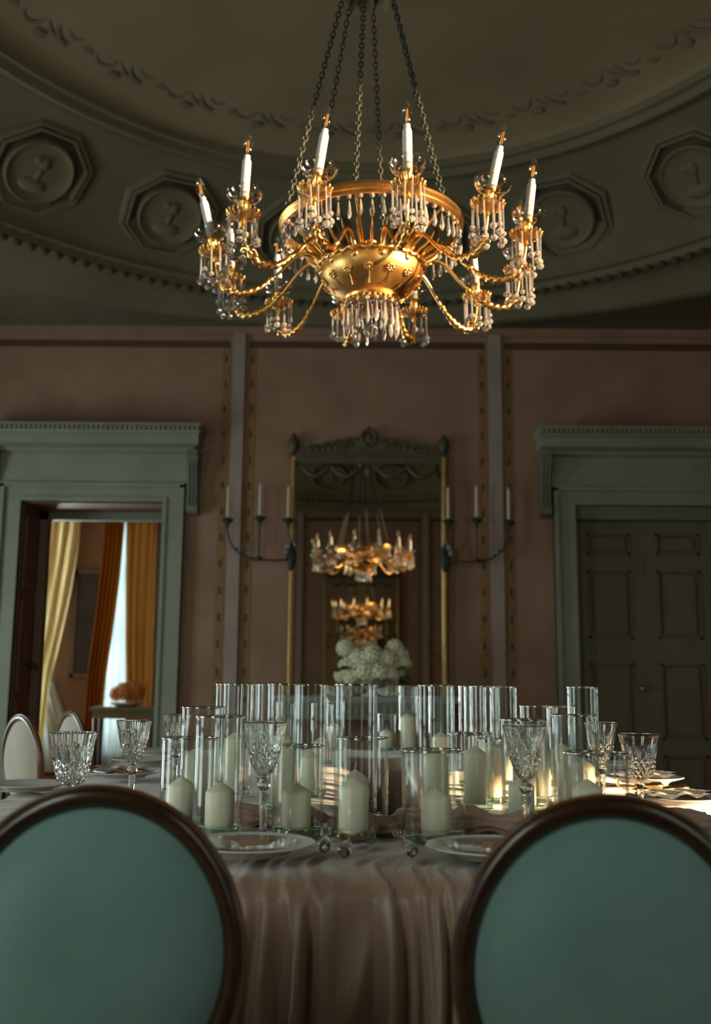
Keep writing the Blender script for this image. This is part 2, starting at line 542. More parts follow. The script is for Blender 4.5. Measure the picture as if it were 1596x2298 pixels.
# octagonal medallions on the band
rim, pan, plq = MB(), MB(), MB()
def octa(r):
    return [(r * math.cos(PI / 8 + k * PI / 4), r * math.sin(PI / 8 + k * PI / 4)) for k in range(8)]
def octring(mb_, prof_):
    loft(mb_, [[(x, y, z) for x, y in octa(r)] for r, z in prof_])
octring(rim, [(0.43, 0.0), (0.43, 0.02), (0.41, 0.045), (0.385, 0.05), (0.37, 0.035), (0.365, 0.06), (0.345, 0.06), (0.335, -0.035)])
octring(pan, [(0.345, -0.02), (0.29, -0.03), (0.001, -0.03)])
plq.lathe([(0.265, -0.04), (0.265, 0.03), (0.25, 0.045), (0.235, 0.03), (0.21, 0.015), (0.12, 0.022), (0.0, 0.03)], 32)
plq.sphere((0.01, 0.075, 0.02), 0.055, 12, 8, (0.85, 1.15, 0.5))
plq.tube([(0.0, 0.03, 0.02), (-0.01, -0.06, 0.02)], 0.028, 8)
plq.sphere((-0.01, -0.115, 0.02), 0.085, 12, 8, (1.35, 0.75, 0.35))
plq.sphere((-0.04, 0.09, 0.02), 0.04, 10, 6, (1, 1, 0.5))
me_rim, me_pan, me_plq = rim.mesh('octagonal_medallion', 'ceiling_green', False), pan.mesh('medallion_panel', 'ceiling_brown', False), plq.mesh('medallion_plaque', 'ceiling_green')
# spaced evenly by arc length, starting half a step from the end wall's axis
arc, pts_, L = [], [], 0
prev = band_pt(PI / 2, .5)
for i in range(2001):
    a = PI / 2 + 2 * PI * i / 2000
    p = band_pt(a, .5)
    L += (p - prev).length
    arc.append((L, a))
    prev = p
NM = 22
for k in range(NM):
    tgt = L * (k + 0.5) / NM
    a = next(aa for l, aa in arc if l >= tgt)
    p = band_pt(a, 0.45)
    u = (band_pt(a + .01, .5) - band_pt(a - .01, .5)).normalized()
    v = (band_pt(a, .6) - band_pt(a, .4)).normalized()
    n_ = u.cross(v).normalized()
    if n_.z > 0:
        u = -u
        n_ = -n_
    R_ = Matrix((u, v, n_)).transposed().to_4x4()
    o = obj('octagonal_medallion', me_rim, ceiling)
    o.matrix_local = Matrix.Translation(p + n_ * 0.005) @ R_
    obj('medallion_panel', me_pan, o, (0, 0, 0.045))
    obj('medallion_plaque', me_plq, o, (0, 0, 0.025))
# painted scrollwork running round the vault
sc_mb = MB()
def spiral(cx, cy, r, turns, a0, sgn):
    return [(cx + r * (1 - .8 * i / 28) * math.cos(a0 + sgn * turns * 2 * PI * i / 28), cy + r * (1 - .8 * i / 28) * math.sin(a0 + sgn * turns * 2 * PI * i / 28), 0) for i in range(29)]
sc_mb.tube(spiral(-0.14, 0.02, 0.13, 1.3, -PI / 2, 1), 0.016, 6, flat=1)
sc_mb.tube(spiral(0.16, -0.01, 0.10, 1.2, PI / 2, 1), 0.013, 6, flat=1)
sc_mb.tube([(-0.14, -0.11, 0), (0, -0.07, 0), (0.08, 0.05, 0), (0.16, 0.09, 0)], 0.014, 6)
for (x, y) in ((0.0, 0.1), (0.05, -0.12), (-0.28, -0.06), (0.28, 0.05)):
    sc_mb.sphere((x, y, 0), 0.035, 8, 5, (1.3, .8, .4))
me_sc = sc_mb.mesh('painted_scroll', 'scroll_paint')
NS = 32
for k in range(NS):
    a = 2 * PI * (k + 0.5) / NS
    t = 0.17
    def vp(aa, tt):
        q = math.cos(tt * PI / 2 * 0.985)
        return Vector((2.96 * q * math.cos(aa), 3.63 * q * math.sin(aa), 5.20 + 0.38 * math.sin(tt * PI / 2)))
    p = vp(a, t + 0.13)
    u = (vp(a + .01, t) - vp(a - .01, t)).normalized()
    v = (vp(a, t + .05) - vp(a, t - .05)).normalized()
    n_ = u.cross(v).normalized()
    o = obj('painted_scroll', me_sc, ceiling)
    o.matrix_local = Matrix.Translation(p) @ Matrix((u * 1.05, v * 1.05, n_ * 0.3)).transposed().to_4x4()

# door surrounds: casing, frieze, cornice, scroll consoles
def surround(name, cx):
    y = RY1
    root = empty(name, (cx, y, 0))
    root['kind'] = 'structure'
    g_ = 'green_paint'
    o1, o2 = DHW, 0.82
    for s in (-1, 1):
        xa, xb = sorted((s * o1, s * o2))
        mb_ = MB().box(xa, xb, -0.045, 0, 0, 2.87)
        xc, xd = sorted((s * (o2 - 0.04), s * o2))
        mb_.box(xc, xd, -0.075, 0, 0, 2.87)
        xc, xd = sorted((s * o1, s * (o1 + 0.035)))
        mb_.box(xc, xd, -0.06, 0, 0, DTOP + .035)
        mb_.build('casing', g_, root, False)
    mb_ = MB().box(-o1, o1, -0.045, 0, DTOP, 2.87).box(-o2, o2, -0.075, 0, 2.845, 2.885).box(-o1, o1, -0.06, 0, DTOP, DTOP + .035)
    mb_.build('head_casing', g_, root, False)
    MB().box(-0.84, 0.84, -0.05, 0, 2.885, 3.17).build('frieze', g_, root, False)
    mb_ = MB()
    w = 0.86
    profl = [(0.05, 3.15), (0.10, 3.17), (0.10, 3.195), (0.20, 3.215), (0.20, 3.30), (0.23, 3.31), (0.25, 3.35), (0.27, 3.36), (0.27, 3.385), (0.0, 3.40)]
    for (d0, z0), (d1, z1) in zip(profl, profl[1:]):
        e0, e1 = w + d0 * 0.45, w + d1 * 0.45
        mb_.add([(-e0, -d0, z0), (e0, -d0, z0), (e1, -d1, z1), (-e1, -d1, z1)], [(0, 1, 2, 3)])
        mb_.add([(e0, -d0, z0), (e0, 0, z0), (e1, 0, z1), (e1, -d1, z1)], [(0, 1, 2, 3)])
        mb_.add([(-e0, -d0, z0), (-e0, 0, z0), (-e1, 0, z1), (-e1, -d1, z1)], [(3, 2, 1, 0)])
    mb_.build('cornice', g_, root, False)
    dn = MB()
    for k in range(46):
        x = -0.95 + k * 1.9 / 45
        dn.box(x - 0.013, x + 0.013, -0.285, -0.2, 3.325, 3.352)
    tag(dn.build('dentil_row', g_, root, False), kind='stuff')
    for s in (-1, 1):
        x0 = s * 0.895
        mb_ = MB()
        pr = [(0.0, 3.17), (-0.16, 3.17), (-0.17, 3.10), (-0.13, 3.04), (-0.09, 2.92), (-0.08, 2.78), (-0.11, 2.70), (-0.09, 2.63), (-0.04, 2.60), (0.0, 2.60)]
        mb_.add([(x0 - 0.05, yy, z) for yy, z in pr] + [(x0 + 0.05, yy, z) for yy, z in pr],
                [tuple(range(10)), tuple(range(19, 9, -1))] + [(i, 10 + i, 10 + (i + 1) % 10, (i + 1) % 10) for i in range(10)])
        for xx in (-0.03, 0.0, 0.03):
            mb_.tube([(x0 + xx, -0.165, 3.14), (x0 + xx, -0.135, 3.03), (x0 + xx, -0.095, 2.9), (x0 + xx, -0.085, 2.78), (x0 + xx, -0.115, 2.68)], 0.012, 6)
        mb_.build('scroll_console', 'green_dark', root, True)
    return root
dw1 = surround('trim_1', -DX)
dw2 = surround('trim_2', DX2)
# left doorway: deep panelled reveal and an inner frame
rv = empty('door_1', (-DX, RY1, 0))
rv['kind'] = 'structure'
mb = MB().box(-DHW, -DHW + 0.012, 0.0, T, 0, DTOP).box(DHW - 0.012, DHW, 0, T, 0, DTOP).box(-DHW, DHW, 0, T, DTOP - 0.012, DTOP)
mb.build('reveal_lining', 'door_brown', rv, False)
MB().box(-DHW, -DHW + 0.10, T - 0.10, T, 0, DTOP).build('inner_jamb', 'door_brown', rv, False)
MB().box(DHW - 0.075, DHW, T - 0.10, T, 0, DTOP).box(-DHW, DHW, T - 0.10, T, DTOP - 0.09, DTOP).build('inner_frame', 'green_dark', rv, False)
for (z0, z1) in ((0.2, 0.95), (1.05, 1.85), (1.95, 2.6)):
    MB().box(-DHW + 0.01, -DHW + 0.028, 0.08, 0.38, z0, z1).build('reveal_panel', 'door_brown', rv, False)
MB().sphere((-DHW + 0.075, 0.30, 1.28), 0.03, 12, 8).tube([(-DHW + 0.02, 0.30, 1.28), (-DHW + 0.06, 0.30, 1.28)], 0.012, 8).build('door_knob', 'dark_iron', rv)
# right doorway: closed pair of panelled leaves
d2 = empty('door_2', (DX2, RY1 + 0.12, 0))
d2['kind'] = 'structure'
for s in (-1, 1):
    xa, xb = sorted((s * 0.004, s * (DHW - 0.02)))
    leaf = MB().box(xa, xb, 0.03, 0.07, 0, 2.60).build('door_leaf', 'door_green', d2, False)
    inner0, inner1 = xa + 0.11, xb - 0.11
    zs = [(0.12, 0.55), (0.68, 1.34), (1.55, 2.16), (2.30, 2.49)]
    # stiles and rails stand proud of the recessed field
    st = MB().box(xa, inner0, 0, 0.03, 0, 2.60).box(inner1, xb, 0, 0.03, 0, 2.60)
    lo = 0
    for (z0, z1) in zs + [(2.60, 2.60)]:
        st.box(inner0, inner1, 0, 0.03, lo, z0)
        lo = z1
    st.build('stile_and_rail', 'door_green', leaf, False)
    for (z0, z1) in zs:
        p = MB().box(inner0 + 0.045, inner1 - 0.045, 0.008, 0.03, z0 + 0.045, z1 - 0.045)
        p.build('door_panel', 'door_green', leaf, False)
        fr = MB()
        for (a, b, c, d) in ((inner0, inner0 + .022, z0, z1), (inner1 - .022, inner1, z0, z1), (inner0, inner1, z0, z0 + .022), (inner0, inner1, z1 - .022, z1)):
            fr.box(a, b, -0.008, 0.03, c, d)
        fr.build('panel_moulding', 'door_brown', leaf, False)
MB().sphere((-0.06, -0.05, 1.12), 0.03, 12, 8).tube([(-0.06, 0.0, 1.12), (-0.06, -0.04, 1.12)], 0.012, 8).build('door_knob', 'old_gilt', d2)
mb = MB().box(-DHW, -DHW + 0.02, -0.12, 0.07, 0, DTOP).box(DHW - 0.02, DHW, -0.12, 0.07, 0, DTOP).box(-DHW, DHW, -0.12, 0.07, 2.60, DTOP)
mb.build('door_frame', 'green_dark', d2, False)

# French windows behind and beside the camera, the sun window with an added panel blocking its middle
def french_window(name, loc, rz, w, z0, z1, rows):
    r_ = empty(name, loc, rz)
    r_['kind'] = 'structure'
    fr = MB().box(-w / 2, -w / 2 + .06, -.04, .04, z0, z1).box(w / 2 - .06, w / 2, -.04, .04, z0, z1).box(-w / 2, w / 2, -.04, .04, z1 - .06, z1).box(-w / 2, w / 2, -.04, .04, z0, z0 + .06).box(-.045, .045, -.04, .04, z0, z1)
    fr.build('window_frame', 'pale_stucco', r_, False)
    gb = MB()
    for k in range(1, rows):
        z = z0 + (z1 - z0) * k / rows
        gb.box(-w / 2, w / 2, -.02, .02, z - .018, z + .018)
    gb.build('glazing_bar', 'pale_stucco', r_, False)
    MB().box(-w / 2 + .05, w / 2 - .05, -.003, .003, z0 + .05, z1 - .05).build('window_pane', 'window_pane', r_, False)
    return r_
french_window('window_1', (-DX, RY0 - 0.06, 0), 0, 2 * DHW, 0.15, 3.95, 6)
french_window('window_2', (DX, RY0 - 0.06, 0), 0, 2 * DHW, 0.15, 3.95, 6)
french_window('window_3', (-RX - 0.06, 2.7, 0), PI / 2, 1.4, 0.2, 2.6, 4)
french_window('added_window_7', (-RX - 0.06, -1.7, 0), PI / 2, 1.4, 0.2, 2.6, 4)  # unseen window added for the extra side light on the table
w4 = empty('window_4', (RX + 0.15, (SW[0] + SW[1]) / 2, 0), PI / 2)
w4['kind'] = 'structure'
ww = (SW[1] - SW[0]) / 2
fr = MB()
for s in (-1, 1):
    xa, xb = sorted((s * (ww - .06), s * ww))
    fr.box(xa, xb, -.05, .05, .2, 4.25)
fr.box(-ww, ww, -.05, .05, 2.86, 2.93).box(-ww, ww, -.05, .05, 4.19, 4.25).box(-ww, ww, -.05, .05, .2, .26)
fr.build('window_frame', 'pale_stucco', w4, False)
sh = MB().box(-ww + .05, ww - .05, .02, .05, 1.46, 2.9)  # unseen panel added to shape the sun beam and keep the table's left unlit
sh.build('sun_blocker', 'green_dark', w4, False)

# room beyond the left doorway
mb = MB()
for a, b, c, d in wall_mesh(-6.4, -0.6, 0, 3.9, [(-5.3, -4.02, 0.3, 3.2), (-3.30, -2.72, 0.3, 3.2)]):
    mb.box(a, b, 9.0, 9.15, c, d)
struct('wall_next_room', mb, 'next_wall')
mb = MB().box(-6.5, -6.4, RY1 + T, 9.15, 0, 3.9)
struct('wall_next_room_left', mb, 'next_wall')
mb = MB().box(-0.7, -0.6, RY1 + T, 9.15, 0, 3.9)
struct('wall_next_room_right', mb, 'next_wall')
mb = MB().box(-6.5, -0.6, RY1 + T, 9.15, 3.9, 4.0)
struct('ceiling_next_room', mb, 'ceiling_buff')
french_window('window_5', (-4.66, 9.08, 0), 0, 1.28, 0.3, 3.2, 4)
french_window('window_6', (-3.01, 9.08, 0), 0, 0.58, 0.3, 3.2, 4)
def curtain(name, top, mid, bot, y, mat, label, amp=0.035, waves=5):
    """edges (x0,x1) at top, tie height and hem"""
    mb_ = MB()
    nu, nv = 60, 24
    for side in (0, 1):
        vs_ = []
        for j in range(nv + 1):
            t = j / nv
            z = 3.25 - 3.2 * t
            if t < 0.62:
                q = t / 0.62
                q = q ** 1.6
                x0 = top[0] + (mid[0] - top[0]) * q
                x1 = top[1] + (mid[1] - top[1]) * q
            else:
                q = ((t - 0.62) / 0.38) ** 0.7
                x0 = mid[0] + (bot[0] - mid[0]) * q
                x1 = mid[1] + (bot[1] - mid[1]) * q
            for i in range(nu + 1):
                uu = i / nu
                vs_.append((x0 + (x1 - x0) * uu, y + amp * math.sin(uu * waves * 2 * PI + 1.2 * math.sin(3 * t)) + 0.012 * math.sin(uu * 31) + side * 0.006, z))
        fs_ = []
        for j in range(nv):
            for i in range(nu):
                a = j * (nu + 1) + i
                q = (a, a + 1, a + nu + 2, a + nu + 1)
                fs_.append(q if side else q[::-1])
        mb_.add(vs_, fs_)
    return tag(mb_.build(name, mat, None, 'full'), label, 'curtain', 'curtains in the next room')
curtain('window_curtain', (-4.25, -3.58), (-4.28, -3.84), (-4.30, -3.92), 8.82, 'curtain_gold', 'pale gold curtain swept to the left, leftmost seen through the doorway')
curtain('window_curtain', (-3.28, -3.02), (-3.40, -3.16), (-3.42, -3.20), 8.80, 'curtain_amber', 'dark amber curtain just right of the dark picture, seen through the doorway')
curtain('window_curtain', (-3.0, -2.62), (-2.93, -2.60), (-2.90, -2.60), 8.82, 'curtain_ochre', 'golden curtain nearest the right jamb of the open doorway', waves=4)
curtain('sheer_curtain', (-4.35, -3.98), (-4.35, -3.98), (-4.35, -3.45), 8.93, 'curtain_white', 'white sheer curtain spilling below the pale gold curtain', 0.02)
curtain('sheer_curtain', (-3.28, -2.74), (-3.28, -2.74), (-3.28, -2.74), 8.92, 'curtain_white', 'white sheer curtain lit by daylight between the amber and golden curtains', 0.015)
pf = empty('framed_picture', (-3.47, 8.96, 1.2))
tag(pf, 'tall dark framed picture between two curtains, seen through the left doorway', 'picture')
MB().box(-0.16, 0.16, 0.0, 0.03, 0.05, 1.3).build('canvas', 'picture_dark', pf, False)
MB().box(-0.19, -0.14, -0.02, 0.035, 0, 1.35).box(0.14, 0.19, -0.02, 0.035, 0, 1.35).box(-0.19, 0.19, -0.02, 0.035, 0, 0.05).box(-0.19, 0.19, -0.02, 0.035, 1.3, 1.35).build('picture_frame', 'wood_dark', pf, False)

# ------------------------------------------------------------------ mirrors
def make_mirror():
    r_ = empty('wall_mirror', (0.035, RY1, 0))
    hw, z0, z1 = 0.66, 1.0, 3.10
    MB().box(-hw, hw, -0.045, -0.035, z0, z1).build('mirror_glass', 'mirror_glass', r_, False)
    MB().box(-hw, hw, -0.035, -0.002, z0, z1).build('backing_board', 'wood_dark', r_, False)
    for s in (-1, 1):
        x = s * (hw + 0.012)
        p = MB().box(x - 0.020, x + 0.020, -0.075, -0.002, z0, z1 + 0.03)
        p.tube([(x, -0.08, z0), (x, -0.08, z1)], 0.016, 10, mod=lambda q, a: 1 + .16 * math.cos(2 * a + q * 90))
        p.build('side_post', 'old_gilt', r_)
        f = MB().lathe([(0, 0), (0.04, 0), (0.045, 0.02), (0.028, 0.04), (0.022, 0.055), (0.045, 0.09), (0.052, 0.13), (0.04, 0.17), (0.02, 0.19), (0.024, 0.205), (0.0, 0.23)], 16, Matrix.Translation((x, -0.045, z1 + 0.03)))
        f.build('finial', 'dark_gilt', r_)
    MB().box(-hw, hw, -0.07, -0.002, z1 - 0.02, z1 + 0.045).box(-hw - .04, hw + .04, -0.085, -0.002, z1 + 0.035, z1 + 0.055).build('top_rail', 'dark_gilt', r_, False)
    MB().box(-hw - .04, hw + .04, -0.085, -0.002, z0 - 0.06, z0).build('bottom_rail', 'old_gilt', r_, False)
    cr = MB()
    zt = z1 + 0.055
    poly = [(-0.60, zt)] + [(-0.60 + 1.2 * i / 24, zt + 0.035 + 0.10 * math.sin(PI * i / 24) ** 1.5 + 0.012 * abs(math.sin(i * 1.3))) for i in range(25)] + [(0.60, zt)]
    cr.prism(poly, -0.06, -0.01)
    for s in (-1, 1):
        cr.tube([(s * (0.58 - 0.47 * i / 16), -0.065, zt + 0.05 + 0.105 * (i / 16) ** 0.9 + 0.008 * math.sin(i * 1.9)) for i in range(17)], 0.014, 8)
        for k in range(7):
            cr.sphere((s * (0.52 - 0.06 * k), -0.062, zt + 0.035 + 0.009 * k), 0.018, 8, 6, (1.3, .6, 1))
        for k in range(2):
            cx_ = s * (0.50 - 0.28 * k)
            cr.tube([(cx_ + 0.035 * (1 - i / 20) * math.cos(i * .55), -0.07, zt + 0.06 + 0.02 * k + 0.035 * (1 - i / 20) * math.sin(i * .55)) for i in range(18)], 0.009, 6)
    cr.build('crest', 'dark_gilt', r_)
    ct = MB()
    ct.tube([(0.062 * math.cos(2 * PI * i / 24), -0.06, zt + 0.155 + 0.072 * math.sin(2 * PI * i / 24)) for i in range(24)], 0.017, 8, closed=True)
    ct.sphere((0, -0.045, zt + 0.155), 0.05, 14, 10, (1, .5, 1.15))
    ct.sphere((0, -0.05, zt + 0.245), 0.02, 8, 6)
    ct.build('crest_cartouche', 'dark_gilt', r_)
    sw = MB()
    for s in (-1, 1):
        for (xa, xb) in ((0.06, 0.34), (0.34, 0.60)):
            sw.tube([(s * (xa + (xb - xa) * i / 14), -0.062, z1 - 0.05 - 0.09 * math.sin(PI * i / 14)) for i in range(15)], [0.010 + 0.012 * math.sin(PI * i / 14) for i in range(15)], 8)
    sw.sphere((0, -0.06, z1 - 0.09), 0.035, 10, 8, (1, .5, 1.6))
    sw.build('carved_swag', 'dark_gilt', r_)
    return r_
mir = make_mirror()
tag(mir, 'tall gilt-framed wall mirror with a carved crest, on the pink end wall', 'mirror')
mir2 = copy_tree(mir)
mir2.location = (0, RY0, 0)
mir2.rotation_euler = (0, 0, PI)
tag(mir2, 'gilt-framed mirror on the opposite wall, seen only as a reflection', 'mirror')

# sconces fixed to the mirror posts
def sconce(s, label):
    r_ = empty('wall_sconce', (0.035 + s * 0.675, RY1 - 0.09, 2.23))
    bp = MB().lathe([(0, -0.13), (0.02, -0.12), (0.035, -0.05), (0.045, 0.0), (0.035, 0.06), (0.02, 0.11), (0, 0.13)], 12, Matrix.Diagonal((1, .45, 1, 1)))
    bp.build('backplate', 'dark_iron', r_)
    xs = (0.02, 0.27, 0.55)
    zc = (0.30, 0.32, 0.30)
    arm = MB()
    def bez(p, n=22):
        out_ = []
        for i in range(n + 1):
            t = i / n
            q = [Vector(a) for a in p]
            while len(q) > 1:
                q = [q[k] * (1 - t) + q[k + 1] * t for k in range(len(q) - 1)]
            out_.append(tuple(q[0]))
        return out_
    arm.tube(bez([(0, 0, -0.02), (s * 0.12, -0.06, -0.05), (s * 0.27, -0.1, -0.04), (s * 0.27, -0.1, -0.03)]), 0.008, 8)
    arm.tube(bez([(s * 0.27, -0.1, -0.03), (s * 0.42, -0.12, -0.04), (s * 0.56, -0.1, 0.05), (s * 0.55, -0.1, zc[2])]), 0.008, 8)
    arm.tube([(s * 0.27, -0.1, -0.03), (s * 0.27, -0.1, zc[1])], 0.008, 8)
    arm.tube(bez([(0, 0, 0.04), (-s * 0.05, -0.12, 0.02), (s * 0.02, -0.14, 0.12), (s * 0.02, -0.12, zc[0])]), 0.008, 8)
    arm.sphere((s * 0.27, -0.1, -0.03), 0.028, 10, 8, (1.2, 1, .8))
    for k in range(5):
        arm.sphere((s * (0.30 + .04 * k), -0.105, -0.04 + 0.006 * k * k), 0.013, 8, 6)
    arm.build('sconce_arm', 'dark_iron', r_)
    for i in range(3):
        y = -0.12 if i == 0 else -0.1
        cup = MB().lathe([(0, -0.06), (0.014, -0.055), (0.012, -0.03), (0.034, -0.012), (0.05, 0.012), (0.046, 0.016), (0.02, 0.0), (0.017, 0.03), (0.013, 0.03), (0, 0.028)], 14, Matrix.Translation((s * xs[i], y, zc[i])), rad=lambda a, z: 1 + .1 * math.cos(6 * a))
        cup.build('drip_cup', 'dark_iron', r_)
        MB().lathe([(0.013, 0), (0.0125, 0.27), (0.008, 0.285), (0.002, 0.288), (0.0015, 0.305), (0, 0.305)], 12, Matrix.Translation((s * xs[i], y, zc[i] + 0.02))).build('taper_candle', 'ivory_candle', r_)
    dr = MB()
    for k in range(3):
        dr.sphere((s * (0.0 + 0.02 * k), -0.12, 0.13 - 0.05 * k), 0.02, 8, 6, (1, 1, 1.5))
    dr.build('pendant', 'crystal', r_)
    return tag(r_, label, 'sconce', 'three-candle sconces beside the mirror')
sconce(-1, 'dark iron three-candle sconce branching from the left side of the wall mirror')
sconce(1, 'dark iron three-candle sconce branching from the right side of the wall mirror')

# console below the mirror with a bowl of cream hydrangeas
cs = empty('console_table', (0.03, RY1 - 0.28, 0))
tag(cs, 'grey-green console table under the tall wall mirror', 'table')
MB().box(-0.74, 0.74, -0.24, 0.2, 0.985, 1.01).box(-0.76, 0.76, -0.26, 0.2, 1.01, 1.035).build('table_top', 'stone_console', cs, False)
mb = MB().box(-0.70, 0.70, -0.20, 0.18, 0.85, 0.985)
for k in range(24):
    x = -0.66 + k * 1.32 / 23
    mb.box(x - .018, x + .018, -0.215, -0.2, 0.87, 0.96)
mb.build('apron', 'green_paint', cs, False)
for sx in (-0.62, 0.62):
    for sy in (-0.14, 0.12):
        MB().lathe([(0.0, 0), (0.03, 0), (0.035, 0.05), (0.022, 0.08), (0.04, 0.75), (0.05, 0.78), (0.05, 0.85)], 16, Matrix.Translation((sx, sy, 0)), rad=lambda a, z: 1 + .06 * math.cos(8 * a)).build('leg', 'green_paint', cs)
def flower_head_mesh(name, r, mat, n, seed):
    rnd = random.Random(seed)
    mb_ = MB().sphere((0, 0, 0), r * 0.72, 10, 8)
    for i in range(n):
        z = 1 - 2 * (i + .5) / n
        a = i * 2.39996
        d = Vector((math.sqrt(1 - z * z) * math.cos(a), math.sqrt(1 - z * z) * math.sin(a), z))
        q = d.to_track_quat('Z', 'Y').to_matrix().to_4x4()
        tw = rnd.random() * PI
        M_ = Matrix.Translation(d * r * (0.86 + .16 * rnd.random())) @ q @ Matrix.Rotation(tw, 4, 'Z')
        pr = r * 0.30
        vs_ = [(0, 0, 0)]
        for k in range(4):
            for (da, rr, h) in ((-.6, .7, .15), (0, 1.05, .3), (.6, .7, .15)):
                aa = k * PI / 2 + da
                vs_.append((pr * rr * math.cos(aa), pr * rr * math.sin(aa), pr * h))
        fs_ = [(0, 1 + 3 * k, 2 + 3 * k, 3 + 3 * k) for k in range(4)]
        mb_.add(vs_, fs_, M_)
    return mb_.mesh(name, mat, False)
fa = empty('flower_arrangement', (0.075, RY1 - 0.36, 1.037))
tag(fa, 'cream hydrangeas in a white footed bowl on the console before the mirror', 'flowers')
MB().lathe([(0, 0), (0.075, 0), (0.078, 0.012), (0.04, 0.03), (0.03, 0.05), (0.06, 0.065), (0.115, 0.09), (0.145, 0.125), (0.15, 0.15), (0.142, 0.15), (0.10, 0.10), (0, 0.09)], 28, rad=lambda a, z: 1 + .015 * math.cos(12 * a)).build('footed_bowl', 'white_bowl', fa)
me_f = [flower_head_mesh('flower_head', 0.085, 'petal_cream', 70, i) for i in range(3)]
for i, (x, y, z, s) in enumerate([(-0.225, 0, 0.395, .88), (-0.20, .02, .235, 1), (-.16, -.05, .15, .95), (-.11, -.02, .31, 1), (-.06, -.10, .21, 1.1), (.0, -.06, .33, 1.05), (.06, -.11, .19, 1.05), (.03, .05, .24, 1), (.13, -.04, .30, 1.0), (.15, -.08, .17, .95), (.20, 0, .22, 1), (.235, .02, .33, .9), (.19, .02, .40, .85), (-.02, .08, .38, .9), (.27, 0, .27, .7), (-.25, .05, .17, .8)]):
    o = obj('flower_head', me_f[i % 3], fa, (x, y, z), (i * .7, i * 1.3, i))
    o.scale = (s, s, s)
lf = MB()
for k in range(14):
    a = k * 2.4
    c = Vector((0.20 * math.cos(a), 0.14 * math.sin(a), 0.16 + 0.05 * math.sin(k * 1.7)))
    M_ = Matrix.Translation(c) @ Euler((0.5, 0.4 * math.sin(k), a)).to_matrix().to_4x4()
    lf.add([(0, 0, 0), (.04, .03, .01), (.10, .035, .0), (.15, 0, -.03), (.10, -.035, 0), (.04, -.03, .01), (.07, 0, .02)], [(0, 6, 1), (1, 6, 2), (2, 6, 3), (3, 6, 4), (4, 6, 5), (5, 6, 0)], M_)
lf.build('leaves', 'leaf_green', fa, False)

# side table with orange flowers in the next room
st = empty('side_table', (at(285, 11.2, 0.9), 7.2, 0))
tag(st, 'dark narrow side table beyond the doorway with orange flowers on it', 'table')
MB().box(-.36, .36, -.18, .18, .84, .88).box(-.33, .33, -.15, .15, .76, .84).build('table_top', 'green_dark', st, False)
for sx in (-.3, .3):
    for sy in (-.12, .12):
        MB().lathe([(0, 0), (.018, 0), (.03, .76)], 8, Matrix.Translation((sx, sy, 0))).build('leg', 'wood_dark', st)
fo = empty('flower_arrangement', (at(283, 11.2, 0.95), 7.2, 0.88))
tag(fo, 'orange flowers in a low dish on the side table beyond the doorway', 'flowers')
MB().lathe([(0, 0), (.09, 0), (.16, .03), (.17, .05), (.16, .05), (0, .02)], 20).build('dish', 'porcelain', fo)
me_o = flower_head_mesh('flower_head', 0.09, 'petal_orange', 60, 5)
for i, (x, y, z, s) in enumerate([(-.11, 0, .10, .8), (0, -.04, .12, 1), (.11, 0, .13, 1.05), (.04, .06, .17, .9), (-.05, .05, .15, .8)]):
    o = obj('flower_head', me_o, fo, (x, y, z + .035), (i, i * 1.3, 0))
    o.scale = (s, s, s)

# ------------------------------------------------------------------ table
TW, TY0, TY1, TR, TZ = 1.17, -2.03, 2.08, 0.55, 0.765
HX0, HX1, HY0, HY1 = -0.07, 0.20, -1.12, 1.45
def rrect(x0, x1, y0, y1, r, n):
    """n points round a rounded rectangle, anticlockwise from the middle of the near side, with outward normals"""
    segs = []
    cx = (x0 + x1) / 2
    segs.append(('l', (cx, y0), (x1 - r, y0), (0, -1)))
    segs.append(('a', (x1 - r, y0 + r), -PI / 2))
    segs.append(('l', (x1, y0 + r), (x1, y1 - r), (1, 0)))
    segs.append(('a', (x1 - r, y1 - r), 0))
    segs.append(('l', (x1 - r, y1), (x0 + r, y1), (0, 1)))
    segs.append(('a', (x0 + r, y1 - r), PI / 2))
    segs.append(('l', (x0, y1 - r), (x0, y0 + r), (-1, 0)))
    segs.append(('a', (x0 + r, y0 + r), PI))
    segs.append(('l', (x0 + r, y0), (cx, y0), (0, -1)))
    lens = [math.dist(s[1], s[2]) if s[0] == 'l' else r * PI / 2 for s in segs]
    tot = sum(lens)
    res = []
    for i in range(n):
        d = tot * i / n
        k = 0
        while d > lens[k] and k < len(segs) - 1:
            d -= lens[k]
            k += 1
        s = segs[k]
        if s[0] == 'l':
            t = d / max(lens[k], 1e-9)
            res.append(((s[1][0] + (s[2][0] - s[1][0]) * t, s[1][1] + (s[2][1] - s[1][1]) * t), s[3]))
        else:
            a = s[2] + d / r
            res.append(((s[1][0] + r * math.cos(a), s[1][1] + r * math.sin(a)), (math.cos(a), math.sin(a))))
    return res, tot
NP = 2400
outer, OL = rrect(-TW, TW, TY0, TY1, TR, NP)
inner, IL = rrect(HX0, HX1, HY0, HY1, 0.08, NP)
_fr = random.Random(21)
RIDGES = []
_p = 0.0
while _p < OL - 0.02:
    RIDGES.append((_p, _fr.uniform(.012, .034), _fr.uniform(.35, 1.0), _fr.uniform(-.12, .12), _fr.choice((0, 0, 0, .12, .25)), _fr.uniform(-.6, .6)))
    _p += _fr.uniform(.035, .115)
RIDGES = [r_ for r_ in RIDGES if 0.33 < r_[0] < OL - 0.33]
